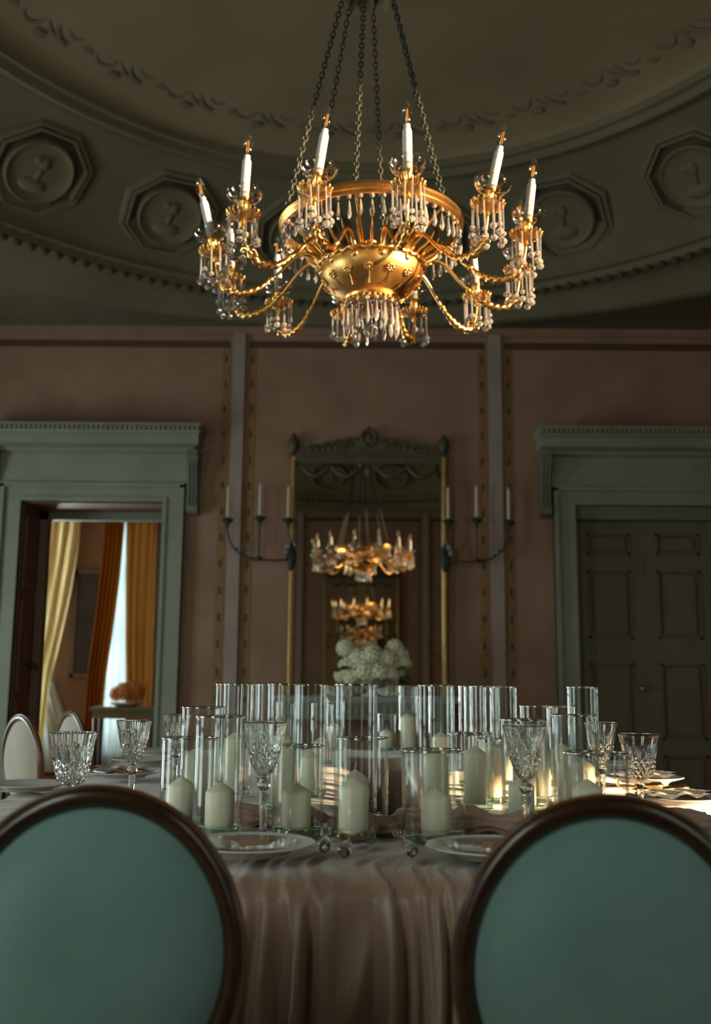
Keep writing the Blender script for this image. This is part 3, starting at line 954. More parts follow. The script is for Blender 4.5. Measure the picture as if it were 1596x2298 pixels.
for _px, _w, _a, _lean, _t0, _sk in ((-.31, .016, .8, -.10, 0, .3), (-.265, .022, 1.0, -.16, 0, -.4), (-.215, .013, .7, -.20, 0, .2), (-.185, .016, 1.0, -.12, 0, .5), (-.150, .010, .75, .02, 0, 0),
                                     (-.128, .012, 1.0, -.10, 0, -.3), (-.095, .018, .9, -.06, 0, .4), (-.045, .030, .55, -.10, .05, .2), (-.004, .020, .8, -.16, .02, -.5), (.030, .014, 1.05, -.03, 0, -.5),
                                     (.058, .010, .55, .02, 0, 0), (.080, .009, .8, .06, 0, .2), (.103, .010, .9, .03, 0, -.2), (.128, .009, .7, .05, 0, .2), (.150, .012, 1.0, .10, 0, 0), (.182, .010, .7, .06, 0, .3), (.215, .016, .9, .12, 0, -.4), (.262, .02, .8, .05, 0, .3), (.305, .018, .9, .1, 0, 0)):
    RIDGES.append((_px % OL, _w, _a, _lean, _t0, _sk))
NB = int(OL / .1) + 1
BUCK = {}
for _r in RIDGES:
    for _k in range(int((_r[0] - .34) / .1) - 1, int((_r[0] + .34) / .1) + 2):
        BUCK.setdefault(_k % NB, []).append(_r)
def fold(s, t):
    """fold height along arc length s (m) at drop fraction t: overlapping leaning pleats of uneven width"""
    h = 0.0
    for p, w, a, lean, t0, skew in BUCK.get(int((s % OL) / .1), ()):
        d = s - p
        d = (d + OL / 2) % OL - OL / 2
        d -= lean * t + .012 * math.sin(6 * t + p * 9)
        ww_ = w * (1 + 1.3 * t)
        ww_ *= 1 + (skew if d > 0 else -skew)
        q = abs(d) / ww_
        if q < 3:
            g_ = a * math.exp(-q ** 1.5) * min(1.0, max(0.0, (t - t0) / .2 + (0.6 if t0 == 0 else 0)))
            h = max(h, g_) + 0.25 * min(h, g_)
    return h
tb = empty('banquet_table', (0, 0.02, 0))
tag(tb, 'long banquet table wholly covered by the dusty rose cloth', 'table')
mb = MB()
for a, b, c, d in ((-TW + .03, HX0 - .02, TY0 + .3, TY1 - .3), (HX1 + .02, TW - .03, TY0 + .3, TY1 - .3), (-TW + .35, TW - .35, TY0 + .03, HY0 - .03), (-TW + .35, TW - .35, HY1 + .03, TY1 - .05)):
    mb.box(a, b, c - .02, d - .02, TZ - 0.09, TZ - 0.06)
mb.build('table_board', 'wood_dark', tb, False)
for x in (-1.0, 1.0):
    for y in (-1.5, 0, 1.6):
        MB().lathe([(0, 0), (.03, 0), (.035, .7), (.04, .72)], 10, Matrix.Translation((x, y, 0))).build('leg', 'wood_dark', tb)
mb = MB()
rows_top = 34
vs_ = []
for j in range(rows_top + 1):
    t = j / rows_top
    for i in range(NP):
        (ox, oy), (nx, ny) = outer[i]
        (ix, iy), _ = inner[i]
        x, y = ox + (ix - ox) * t, oy + (iy - oy) * t
        dist = math.hypot(x - ox, y - oy)
        s = OL * i / NP
        nz = noise.ridged_multi_fractal(Vector((x * 3.1, y * 3.1, 1.7)), 0.9, 2.1, 4, 1.0, 2.0) * 0.5
        ctr = math.exp(-((ox - 0.04) / 0.24) ** 2) if oy < -1.9 else 0.0
        sm = (ox - 0.04) * dist * 0.55 + .05 * math.sin(dist * 11 + ox * 5)
        z = TZ - 0.014 + 0.010 * nz + (0.022 * (fold(s + sm, 0.12) - .4) * math.exp(-dist / (0.09 + .22 * ctr)) if dist < 1.2 else 0)
        z -= 0.016 * math.exp(-dist / 0.02)
        z -= 0.02 * math.exp(-math.hypot(x - ix, y - iy) / 0.03)
        vs_.append((x, y, z))
fs_ = []
for j in range(rows_top):
    for i in range(NP):
        k = (i + 1) % NP
        fs_.append((j * NP + i, j * NP + k, (j + 1) * NP + k, (j + 1) * NP + i))
# outer skirt, sharing the top's outer ring
base = len(vs_)
rows_sk = 34
for j in range(1, rows_sk + 1):
    t = (j / rows_sk) ** 1.15
    for i in range(NP):
        (ox, oy), (nx, ny) = outer[i]
        s = OL * i / NP
        z0 = vs_[i][2]
        off = 0.006 * min(1, t * 20) + (0.018 + 0.080 * t ** 0.5) * fold(s, t) - 0.02 * t
        z = z0 - 0.012 * min(1, t * 14) - (z0 - 0.03) * t
        vs_.append((ox + nx * off, oy + ny * off, max(0.015, z)))
for j in range(rows_sk):
    for i in range(NP):
        k = (i + 1) % NP
        a0 = i if j == 0 else base + (j - 1) * NP + i
        a1 = k if j == 0 else base + (j - 1) * NP + k
        fs_.append((a1, a0, base + j * NP + i, base + j * NP + k))
# inner skirt hanging into the gap down the middle
b2 = len(vs_)
top0 = rows_top * NP
for j in range(1, 15):
    t = j / 14
    for i in range(NP):
        (ix, iy), (nx, ny) = inner[i]
        s = IL * i / NP
        off = 0.035 * t ** 0.6 * fold(s * 1.4 + 2, t)
        vs_.append((ix - nx * off, iy - ny * off, vs_[top0 + i][2] * (1 - t) + 0.02 * t))
for j in range(14):
    for i in range(NP):
        k = (i + 1) % NP
        a0 = top0 + i if j == 0 else b2 + (j - 1) * NP + i
        a1 = top0 + k if j == 0 else b2 + (j - 1) * NP + k
        fs_.append((a0, a1, b2 + j * NP + k, b2 + j * NP + i))
mb.add(vs_, fs_)
cloth = mb.build('tablecloth', 'silk_rose', None, 'full')
tag(cloth, 'dusty rose silk tablecloth falling in deep folds over the long table', 'tablecloth')

# silk runner gathered into a loose rope that winds between the vases
def smooth_path(p, n=14):
    out_ = []
    P = [Vector(q) for q in p]
    P = [P[0] * 2 - P[1]] + P + [P[-1] * 2 - P[-2]]
    for i in range(1, len(P) - 2):
        for k in range(n):
            t = k / n
            a, b, c, d = P[i - 1], P[i], P[i + 1], P[i + 2]
            out_.append(0.5 * ((2 * b) + (c - a) * t + (2 * a - 5 * b + 4 * c - d) * t * t + (3 * b - a - 3 * c + d) * t ** 3))
    out_.append(P[-2])
    return out_
run_path = smooth_path([(-.545, -1.212, .776), (-.45, -1.212, .778), (-.29, -1.28, .782), (-.15, -1.385, .78), (-.03, -1.432, .78), (.06, -1.41, .784), (.16, -1.375, .78), (.27, -1.38, .784), (.37, -1.43, .78), (.50, -1.385, .78), (.68, -1.33, .782), (.86, -1.30, .778)])
rn = MB()
rn.tube(run_path, [.026 + .008 * math.sin(i * .35) + .006 * noise.noise(Vector((i * .31, 5, 2))) for i in range(len(run_path))], 40, mod=lambda s_, a_: 1 + .30 * noise.noise(Vector((s_ * 9, 1.6 * math.cos(a_), 1.6 * math.sin(a_)))) + .13 * math.sin(8 * a_ + 5 * noise.noise(Vector((s_ * 4, 3, 1)))) + .06 * math.sin(15 * a_ + s_ * 6), flat=1.3, up=(0, 0, 1))
for q0, q1, off in ((6, 46, .03), (40, 96, -.022), (86, 140, .03)):
    sub = [p_ + Vector((0, off + .012 * math.sin(j * .4), -.006)) for j, p_ in enumerate(run_path[q0:q1])]
    rn.tube(sub, [.014 * math.sin(PI * (j + .5) / len(sub)) ** .5 for j in range(len(sub))], 24, mod=lambda s_, a_: 1 + .2 * math.sin(5 * a_ + s_ * 14), flat=1.5)
tag(rn.build('gathered_runner', 'silk_runner', None, 'full'), 'dusty rose silk runner bunched up and winding between the vases', 'runner')

# ------------------------------------------------------------------ glass cylinders and pillar candles
ZT = TZ + 0.004
VM = {}
def vase_mesh(r, h):
    k = (round(r, 3), round(h, 3))
    if k not in VM:
        w = 0.0036
        body = MB().lathe([(r, 0.016), (r, h - 0.004)], 64)
        body.lathe([(r - w, h - 0.004), (r - w, 0.018)], 64)
        rm = MB().lathe([(r + .0002, h - 0.006), (r + .0013, h - 0.0035), (r + .0008, h - 0.001), (r - w * .5, h), (r - w - .0008, h - 0.001), (r - w - .0012, h - 0.0035), (r - w - .0002, h - 0.006)], 64)
        bs = MB().lathe([(0, 0), (r - 0.004, 0), (r, 0.003), (r, 0.016), (r - w, 0.018), (0, 0.0165)], 64)
        VM[k] = (body.mesh('glass_wall', 'vase_glass', 'full'), rm.mesh('rim', 'vase_rim', 'full'), bs.mesh('thick_base', 'vase_base'))
    return VM[k]
CM = {}
def candle_mesh(r, h):
    k = (round(r, 3), round(h, 3))
    if k not in CM:
        b = MB().lathe([(0, 0), (r - .002, 0), (r, .003), (r, h - 0.023), (r - .0015, h - 0.0195), (r - .005, h - 0.0165), (r * .5, h - 0.008), (0.004, h), (0, h - .001)], 32)
        w = MB().tube([(0, 0, h - .002), (0.0005, 0, h + 0.010), (0.003, 0.001, h + 0.020)], 0.0012, 6)
        CM[k] = (b.mesh('wax_body', 'wax'), w.mesh('wick', 'wick'))
    return CM[k]
PLACED = []
def vase(px, d, r, h, label, candle=None, clabel=None, dx=0.0):
    x, y = at(px, d, TZ + .05), CAM_LOC.y + d
    PLACED.append((x, y, r, 'vase %s' % px))
    a, b, c = vase_mesh(r, h)
    root = empty('cylinder_vase', (x, y, ZT))
    obj('glass_wall', a, root)
    obj('rim', b, root)
    obj('thick_base', c, root)
    tag(root, label, 'vase', 'glass cylinder vases on the table')
    if candle:
        cr, ch = candle
        p, q = candle_mesh(cr, ch)
        cr_ = empty('pillar_candle', (x + dx, y + 0.004, ZT + 0.017))
        obj('wax_body', p, cr_)
        obj('wick', q, cr_)
        cr_.rotation_euler = (0, 0, random.random() * 6)
        tag(cr_, clabel, 'candle', 'ivory pillar candles in the vases')
TALL = 0.35
# front row, left to right
vase(422, 2.68, .072, .212, 'wide low glass vase, leftmost of the front cluster of vases', (.034, .095), 'short ivory candle leftmost on the table, in the wide low vase', -.018)
vase(488, 2.50, .058, .272, 'medium glass vase left of the nearest crystal goblet', (.035, .098), 'short candle in the medium vase left of the nearest crystal goblet', .005)
vase(668, 2.50, .060, .205, 'low glass vase between the nearest goblet and the front centre vase', (.035, .098), 'short candle just right of the nearest crystal goblet', -.004)
vase(797, 2.45, .050, TALL, 'tall slim glass vase at the front centre of the table', (.035, .116), 'short candle in the tall vase at front centre', -.004)
vase(973, 2.46, .073, .200, 'widest low glass vase, front row, right of centre', (.035, .092), 'short candle in the widest low front vase right of centre', .006)
vase(1341, 2.42, .073, .200, 'low wide glass vase nearest the right-hand chair', (.034, .12), 'candle in the low wide vase above the right-hand chair', -.02)
# second row
vase(450, 2.90, .060, .285, 'medium-tall glass vase behind the leftmost front vases', (.034, .155), 'mid-height candle second from the left, behind the leftmost vases', -.012)
vase(634, 2.93, .049, TALL, 'tall slim glass vase left of the front centre vase', (.033, .17), 'tall candle standing right behind the nearest crystal goblet', 0)
vase(813, 2.70, .066, .215, 'low glass vase directly behind the front centre vase', (.032, .115), 'candle whose tip shows just above the front centre candle', -.018)
vase(980, 2.76, .049, TALL, 'tall slim glass vase behind the widest low front vase', (.032, .165), 'candle showing above the short one in the widest low vase', 0)
vase(1056, 3.02, .066, .215, 'low glass vase right of the tall one behind the widest front vase', (.033, .16), 'candle left of the brightly lit tall candle', .015)
vase(1103, 3.22, .044, .19, 'slender low vase holding the brightly lit tall candle', (.034, .165), 'tall candle glowing in warm light, left of the right-hand goblet', 0)
vase(1180, 2.70, .060, .265, 'medium glass vase directly behind the right-hand goblet', (.033, .10), 'short candle behind the right-hand crystal goblet', -.01)
vase(1294, 2.80, .060, .275, 'medium glass vase behind the low wide vase by the right chair', (.034, .15), 'shaded candle in the medium vase above the right chair', -.014)
vase(1178, 3.02, .062, .215, 'low glass vase between the right-hand goblet and the glowing candle', (.033, .12), 'pale candle behind the right-hand goblet, further back')
# third row and beyond
vase(530, 3.40, .050, TALL, 'tall glass vase with a slim tall candle, left cluster', (.034, .175), 'tall candle in the left cluster, left of the nearest goblet', -.008)
vase(510, 3.68, .050, TALL, 'tall glass vase, leftmost of the tall back ones', (.033, .10), 'candle in the leftmost tall back vase')
vase(604, 3.80, .050, TALL, 'tall glass vase between the two left tall clusters', (.033, .10), 'far candle between the left tall clusters')
vase(697, 3.36, .050, TALL, 'tall glass vase left of the gap in the middle of the table', (.033, .12), 'far candle left of the gap in the table')
vase(722, 4.75, .050, .27, 'distant medium vase left of the gap in the table', (.033, .10), 'distant candle left of the gap')
vase(586, 4.60, .050, TALL, 'distant tall vase in the left row', (.033, .13), 'distant candle in the left row')
vase(640, 4.90, .046, .27, 'distant slim vase seen through the tall left vase', (.033, .10), 'distant candle seen through the tall left vase')
vase(1090, 3.46, .050, TALL, 'tall glass vase, middle of the three tall ones on the right', (.033, .10), 'candle in the middle tall vase on the right')
vase(1062, 3.72, .050, TALL, 'tall glass vase, left of the three tall ones on the right', (.033, .12), 'candle in the left one of three tall right vases')
vase(1132, 3.84, .050, TALL, 'tall glass vase, right of the three tall ones on the right', (.033, .12), 'candle in the right one of three tall right vases')
vase(1313, 3.36, .050, TALL, 'tall glass vase standing rightmost, alone against the dark door', (.033, .10), 'candle in the rightmost tall vase')
vase(1213, 3.28, .060, .290, 'medium-tall glass vase with a bright rim on the right', (.034, .15), 'candle in the medium-tall right vase')
vase(1262, 3.60, .050, .285, 'medium-tall slim vase beside the rightmost tall vase', (.033, .14), 'candle beside the rightmost tall vase')
vase(990, 4.20, .050, TALL, 'distant tall vase just right of the gap in the table', (.033, .15), 'distant candle right of the gap in the table')
vase(1068, 4.65, .050, TALL, 'distant tall vase furthest back on the right', (.033, .13), 'distant candle furthest back on the right')
vase(916, 5.62, .050, TALL, 'far tall vase on the end of the table beyond the gap', (.04, .19), 'far tall candle on the table end beyond the gap')
vase(868, 5.74, .050, .20, 'far low vase on the end of the table beyond the gap', (.036, .10), 'far short candle on the table end beyond the gap')
vase(752, 5.68, .050, .27, 'far medium vase at the table end, seen through the front centre vase', (.036, .13), 'far candle seen through the front centre vase')

# ------------------------------------------------------------------ cut crystal goblets
def goblet_meshes(rb, h, zb, shape):
    """bowl radius, height, height where the bowl starts"""
    def cut(a, z):
        t = (z - zb) / (h - zb)
        if t < 0.03 or t > 0.8:
            return 1.0
        env = min(1, (0.8 - t) / 0.25) * min(1, t / .1)
        if t < 0.45:
            k = abs(math.sin(8 * a + t * 16)) * abs(math.sin(8 * a - t * 16))
            return 1 + 0.075 * env * (k - .4)
        return 1 + 0.07 * env * (abs(math.sin(6 * a + 0.3)) ** .6 - .6)
    bowl = []
    for t, q in shape:
        bowl.append((max(.008, rb * q), zb + t * (h - zb)))
    fine = []
    for (r0, z0), (r1, z1) in zip(bowl, bowl[1:]):
        for k in range(3):
            fine.append((r0 + (r1 - r0) * k / 3, z0 + (z1 - z0) * k / 3))
    fine.append(bowl[-1])
    inner_ = [(max(.001, r - 0.0032), z + (0.006 if i == 0 else 0)) for i, (r, z) in enumerate(bowl)][1:]
    B = MB()
    prof_out = [(0, zb - .004)] + fine
    B.lathe(prof_out, 96, rad=cut)
    B.lathe([(bowl[-1][0], h), (bowl[-1][0] - .0016, h + .0008), (bowl[-1][0] - .0032, h)] + [(r, z) for r, z in reversed(inner_[:-1])] + [(0, zb + 0.012)], 48)
    S = MB().lathe([(0, 0), (rb * .80, 0), (rb * .82, .003), (rb * .4, .008), (.009, .016), (.0075, .03), (.008, zb * .55), (.0105, zb * .72), (.007, zb * .78), (.008, zb * .80), (.0145, zb * .87), (.0145, zb * .90), (.008, zb * .965), (.009, zb - .002), (0, zb - .001)], 16)
    return B.mesh('bowl', 'cut_glass', False), S.mesh('stem', 'cut_glass', 'full')
GM1 = goblet_meshes(.0475, .244, .128, [(0, .012), (.04, .24), (.10, .38), (.18, .49), (.28, .59), (.38, .67), (.48, .74), (.58, .80), (.68, .85), (.78, .895), (.88, .945), (.95, .985), (1.0, 1.03)])
GM2 = goblet_meshes(.0560, .226, .100, [(0, .012), (.03, .34), (.08, .52), (.15, .62), (.25, .69), (.36, .74), (.48, .785), (.58, .82), (.68, .86), (.78, .90), (.88, .95), (.95, .99), (1.0, 1.04)])
def goblet(px, d, ms, label, s=1.0):
    x, y = at(px, d, TZ + .12), CAM_LOC.y + d
    PLACED.append((x, y, .04, 'goblet %s' % px))
    r_ = empty('crystal_goblet', (x, y, ZT + .002), random.random())
    obj('bowl', ms[0], r_)
    obj('stem', ms[1], r_)
    r_.scale = (s, s, s)
    return tag(r_, label, 'goblet', 'cut crystal goblets')
goblet(592, 2.385, GM1, 'cut crystal goblet nearest the camera, left of the front centre vase', 1.06)
goblet(1180, 2.375, GM1, 'cut crystal goblet rising behind the left shoulder of the right-hand chair', 1.05)
goblet(160, 2.52, GM2, 'wide cut crystal goblet above the left-hand chair, leftmost')
goblet(297, 2.85, GM1, 'cut crystal goblet second from the left, before the doorway')
goblet(1437, 2.85, GM2, 'wide cut crystal goblet, rightmost, in bright sunlight', .97)
goblet(1352, 3.02, GM1, 'sunlit cut crystal goblet left of the rightmost wide one')
goblet(394, 3.50, GM1, 'small distant crystal goblet half hidden behind the leftmost vases')

# ------------------------------------------------------------------ place settings
def plate_mesh(r):
    return MB().lathe([(0, 0), (r * .62, 0), (r * .66, .006), (r * .98, .018), (r, .020), (r * .985, .0225), (r * .70, .012), (r * .64, .008), (0, .007)], 56).mesh('charger_plate', 'porcelain')
PLM = plate_mesh(.14)
GPM = MB().lathe([(0, 0), (.055, 0), (.06, .004), (.10, .011), (.102, .013), (.06, .007), (0, .004)], 48, rad=lambda a, z: 1 + .012 * math.cos(20 * a)).mesh('glass_plate', 'plate_glass')
def setting(px, d, label, glabel=None, card=None, rz=0.0, g='charger plates round the table'):
    x, y = at(px, d, TZ), CAM_LOC.y + d
    p = tag(obj('charger_plate', PLM, None, (x, y, ZT + .004)), label, 'plate', g)
    if glabel:
        tag(obj('glass_plate', GPM, None, (x, y, ZT + .013)), glabel, 'plate', 'clear glass plates')
    if card:
        c = MB().box(-.034, .034, -.02, .02, 0, .0014, Matrix.Rotation(.12, 4, 'X'))
        tag(c.build('place_card', 'card_tan', None, False, (x + .01, y - .01, ZT + .0245), (0, 0, rz)), card, 'card', 'place cards')
    PLACED.append((x, y, .14, 'plate %s' % px))
setting(556, 2.195, 'pale charger plate on the near edge of the table beside the left-hand chair', 'clear glass plate on the charger beside the left-hand chair', 'tan place card on the plate beside the left-hand chair', .5)
setting(1108, 2.185, 'pale charger plate on the near edge beside the right-hand chair', 'clear glass plate on the charger beside the right-hand chair', 'tan place card on the plate beside the right-hand chair', -.3)
setting(272, 3.92, 'pale charger plate on the left side, between the two left goblets', 'clear glass plate on the left side of the table')
setting(322, 4.62, 'pale charger plate further back on the left side of the table')
setting(352, 5.25, 'pale charger plate furthest back on the left side of the table')
setting(55, 3.42, 'pale charger plate at the left edge of the picture behind the left chair')
setting(1512, 3.20, 'sunlit white charger plate at the right edge above the right chair', 'clear glass plate on the sunlit right-hand charger')
setting(1448, 3.90, 'sunlit white charger plate behind the rightmost goblet')
setting(1395, 4.60, 'white charger plate furthest back on the right side')
def napkin(px, d, label, rz):
    mb_ = MB()
    n_, m_ = 16, 10
    for sd in (0, 1):
        vs_ = [((i / n_ - .5) * .20, (j / m_ - .5) * .10, .012 + .006 * math.sin(i * .9 + j * .3) - sd * .009) for j in range(m_ + 1) for i in range(n_ + 1)]
        mb_.add(vs_, [((j * (n_ + 1) + i), (j * (n_ + 1) + i + 1), ((j + 1) * (n_ + 1) + i + 1), ((j + 1) * (n_ + 1) + i))[::(-1 if sd else 1)] for j in range(m_) for i in range(n_)])
    x, y = at(px, d, TZ), CAM_LOC.y + d
    tag(mb_.build('folded_napkin', 'napkin_white', None, 'full', (x, y, ZT + .026), (0, 0, rz)), label, 'napkin', 'folded napkins')
napkin(1512, 3.20, 'white folded napkin on the sunlit right-hand plate', .3)
napkin(1448, 3.90, 'white folded napkin on the plate behind the rightmost goblet', .2)
napkin(272, 3.92, 'white folded napkin on the left plate between the goblets', -.3)

def cutlery(kind, px, d, rz, label, mat='steel', handle='cut_glass', z=.022):
    r_ = empty(kind, (at(px, d, TZ), CAM_LOC.y + d, ZT + z), rz)
    h = MB().tube([(0, 0, 0), (0, .008, 0), (0, .03, 0), (0, .045, 0), (0, .06, 0), (0, .085, 0)], [.004, .010, .0105, .007, .0085, .005], 10, mod=lambda s, a: 1 + .06 * math.cos(6 * a))
    h.build('handle', handle, r_)
    b = MB()
    b.tube([(0, .084, 0), (0, .13, .002)], [.0035, .003], 8)
    if kind == 'table_knife':
        b.prism([(-.004, 0), (.004, 0), (.004, .02), (-.004, .02)], .13, .135)
        b.add([(-.001, .13, -.009), (.001, .13, -.009), (.001, .24, -.006), (-.001, .24, -.006), (-.001, .13, .009), (.001, .13, .009), (.001, .23, .009), (-.001, .23, .009)], [(0, 1, 2, 3), (7, 6, 5, 4), (0, 4, 5, 1), (2, 6, 7, 3), (0, 3, 7, 4), (1, 5, 6, 2)], Matrix.Rotation(1.45, 4, 'Y'))
    elif kind == 'table_spoon':
        b.sphere((0, .165, .003), .022, 14, 8, (1, 1.6, .28))
    else:
        b.sphere((0, .15, .003), .013, 10, 6, (1, 1.5, .25))
        for k in (-1.5, -.5, .5, 1.5):
            b.tube([(k * .006, .155, .002), (k * .006, .18, .0), (k * .006, .205, .004)], .0018, 6)
    b.build('blade' if kind == 'table_knife' else 'head', mat, r_)
    r_.scale = (1.35, 1.2, 1.35)
    return tag(r_, label, 'cutlery', 'cutlery beside the plates')
cutlery('table_knife', 728, 2.16, .02, 'knife with a clear handle, left of the pair beside the left plate')
cutlery('table_spoon', 772, 2.10, -.05, 'spoon with a clear handle, right of the pair beside the left plate')
cutlery('table_fork', 926, 2.11, .08, 'fork with a clear handle beside the right-hand plate')
cutlery('table_fork', 1548, 3.48, 1.9, 'gold fork lying in sunlight by the right-hand plate', 'gold_cutlery', 'gold_cutlery')
cutlery('table_knife', 1490, 3.55, 1.7, 'gold knife lying in sunlight behind the right-hand plate', 'gold_cutlery', 'gold_cutlery')

# ------------------------------------------------------------------ oval-backed chairs
def make_chair(frame, back_mat, front_mat):
    r_ = empty('oval_back_chair')
    A, B, cz, by = .203, .222, .729, -.20
    tilt = Matrix.Translation((0, by, cz)) @ Matrix.Rotation(math.radians(5), 4, 'X')
    def el(k, y=0.0, n=64):
        return [tilt @ Vector((A * k * math.cos(2 * PI * i / n), y, B * k * math.sin(2 * PI * i / n))) for i in range(n)]
    fr_ = MB().tube(el(1.0), .0165, 12, closed=True, up=tilt.to_3x3() @ Vector((0, 1, 0)), mod=lambda s, a: 1 + .08 * math.cos(4 * a))
    fo_ = fr_.build('back_frame', frame, r_, 'full')
    for (k, y) in ((1.07, -.006),):
        MB().tube(el(k, y), .003, 6, closed=True, up=tilt.to_3x3() @ Vector((0, 1, 0))).build('amber_edge_glint', 'wood_warm_lit', fo_, 'full')  # thin amber ring imitates warm light caught on the frame's edge
    for sgn, mat, nm, dep in ((-1, back_mat, 'back_panel', .045), (1, front_mat, 'back_cushion', .045)):
        c = MB()
        rings = 14
        vs_ = [tilt @ Vector((0, sgn * (.004 + dep), 0))]
        n = 64
        for j in range(1, rings + 1):
            t = j / rings
            y = sgn * (.004 + dep * (1 - t ** 3.2))
            for i in range(n):
                vs_.append(tilt @ Vector((A * .93 * t * math.cos(2 * PI * i / n), y, B * .93 * t * math.sin(2 * PI * i / n))))
        fs_ = [(0, 1 + i, 1 + (i + 1) % n)[::-sgn] for i in range(n)]
        for j in range(rings - 1):
            for i in range(n):
                k = (i + 1) % n
                q = (1 + j * n + i, 1 + (j + 1) * n + i, 1 + (j + 1) * n + k, 1 + j * n + k)
                fs_.append(q[::-sgn])
        c.add(vs_, fs_)
        c.build(nm, mat, r_, 'full')
    # seat
    def outline(k, n=48):
        out_ = []
        for i in range(n):
            a = 2 * PI * i / n
            ca, sa = math.cos(a), math.sin(a)
            q = 4.0
            rr = 1 / (abs(ca) ** q + abs(sa) ** q) ** (1 / q)
            x, y = .24 * k * rr * ca, .175 * k * rr * sa
            x *= 1 + .12 * (y / .2)
            out_.append((x, y - .03))
        return out_
    s = MB()
    loft(s, [[(x, y, z) for x, y in outline(k)] for k, z in ((1.0, .385), (1.0, .43), (.98, .437), (.94, .437))])
    s.build('seat_rail', frame, r_)
    s = MB()
    loft(s, [[(x, y, z) for x, y in outline(k)] for k, z in ((.95, .42), (.97, .445), (.95, .47), (.85, .488), (.6, .50), (.3, .503), (.01, .503))])
    s.build('seat_cushion', front_mat, r_, 'full')
    for sx in (-1, 1):
        for sy in (-1, 1):
            l = MB().lathe([(0, 0), (.011, 0), (.013, .02), (.011, .03), (.022, .32), (.024, .335), (.019, .345), (.026, .36), (.026, .42)], 14, Matrix.Translation((sx * (.20 + .015 * sy), sy * .135 - .03, 0)), rad=lambda a, z: 1 + .05 * math.cos(7 * a))
            l.build('leg', frame, r_)
        MB().tube([(sx * .15, -.175, .40), (sx * .155, -.185, .48), (sx * .14, -.195, .56), (sx * .125, -.20, .575)], [.018, .016, .015, .014], 10).build('back_support', frame, r_)
    return r_
ch = make_chair('wood_dark', 'cool_lit_fabric', 'cream_fabric')
ch.location = (at(206, 1.56, .73) - .005, -2.44 + .20, 0)
ch.rotation_euler = (0, 0, math.radians(2))
tag(ch, 'oval-backed wooden chair with pale back tinted teal as in cool light, nearest on the left', 'chair', 'oval-backed dining chairs')
c2 = copy_tree(ch)
c2.location = (at(1391, 1.49, .73), -2.51 + .20, 0)
c2.rotation_euler = (0, 0, math.radians(-3))
tag(c2, 'oval-backed wooden chair with pale back tinted teal as in cool light, nearest on the right', 'chair')
cream = make_chair('wood_warm_lit', 'cream_fabric', 'cream_fabric')
cream.location = (-1.51, 1.22, 0)
cream.rotation_euler = (0, 0, math.radians(-48))
tag(cream, 'cream oval-backed chair at the far left edge of the picture', 'chair', 'oval-backed dining chairs')
c4 = copy_tree(cream)
c4.location = (-1.48, 2.0, 0)
c4.rotation_euler = (0, 0, math.radians(-52))
tag(c4, 'cream oval-backed chair before the doorway, behind the far left chair', 'chair')

# ------------------------------------------------------------------ chandelier
CZ = 2.50
chd = empty('chandelier', (0.01, 0.0, CZ))
chd.rotation_euler = (0, math.radians(-0.8), 0)
tag(chd, 'gilt chandelier with twelve candle arms and hanging crystal drops on chains', 'chandelier')
def Z(h):
    return h - CZ
# ring
RR, RH = 0.368, 2.985
ring = MB().lathe([(RR - .012, Z(RH - .02)), (RR + .004, Z(RH - .022)), (RR + .012, Z(RH - .012)), (RR + .006, Z(RH - .004)), (RR + .016, Z(RH + .008)), (RR + .014, Z(RH + .022)), (RR - .002, Z(RH + .026)), (RR - .012, Z(RH + .016)), (RR - .012, Z(RH - .02))], 96).build('upper_ring', 'gilt', chd)
def drop_mesh(name, L, w, bead=.0085, n=8):
    mb_ = MB()
    mb_.lathe([(0, .0), (bead * .8, -bead * .4), (bead, -bead), (bead * .8, -bead * 1.6), (0, -2 * bead)], 7)
    mb_.lathe([(0, -2 * bead - .003), (w * .30, -2 * bead - .008), (w * .55, -2 * bead - L * .35), (w, -2 * bead - L * .72), (w * .6, -2 * bead - L * .90), (0, -2 * bead - L)], n)
    return mb_.mesh(name, 'crystal', False)
DM = drop_mesh('crystal_drop', .080, .0105, .0105)
for k in range(52):
    a = 2 * PI * k / 52
    o = obj('crystal_drop', DM, ring, ((RR - .002) * math.cos(a), (RR - .002) * math.sin(a), Z(RH - .022)), (0, 0, a))
    o.scale = (1, 1, .92 + .16 * random.random())
# bowl
bz0, bz1 = 2.685, 2.815
bprof = [(0, Z(2.672)), (.06, Z(2.672)), (.10, Z(2.676)), (.112, Z(2.682)), (.125, Z(2.690)), (.160, Z(2.712)), (.188, Z(2.738)), (.206, Z(2.765)), (.214, Z(2.792)), (.212, Z(2.812)), (.19, Z(2.822)), (.12, Z(2.828)), (.05, Z(2.835)), (.03, Z(2.86)), (.022, Z(2.90)), (.026, Z(2.93)), (.0, Z(2.94))]
bowl = MB().lathe(bprof, 72).build('bowl', 'gilt_satin', chd)
rope = MB().tube([(.212 * math.cos(2 * PI * i / 240), .212 * math.sin(2 * PI * i / 240), Z(2.818)) for i in range(240)], .0135, 10, closed=True, mod=lambda s, a: 1 + .22 * math.cos(2 * a + s * 150))
rope.build('rope_moulding', 'gilt', bowl, 'full')
ros = MB().sphere((0, 0, .004), .0065, 8, 6)
for k in range(7):
    a = 2 * PI * k / 7
    ros.sphere((.0125 * math.cos(a), .0125 * math.sin(a), .002), .0075, 8, 5, (1, 1, .55))
    ros.sphere((.012 * math.cos(a + .45), .012 * math.sin(a + .45), -.001), .006, 6, 4, (1, 1, .4))
me_ros = ros.mesh('rosette', 'gilt')
rst = MB().tube([(0, -.002, -.001), (.001, -.035, -.002), (-.001, -.066, .001)], [.0035, .0028, .0045], 6).mesh('rosette_stem', 'gilt')
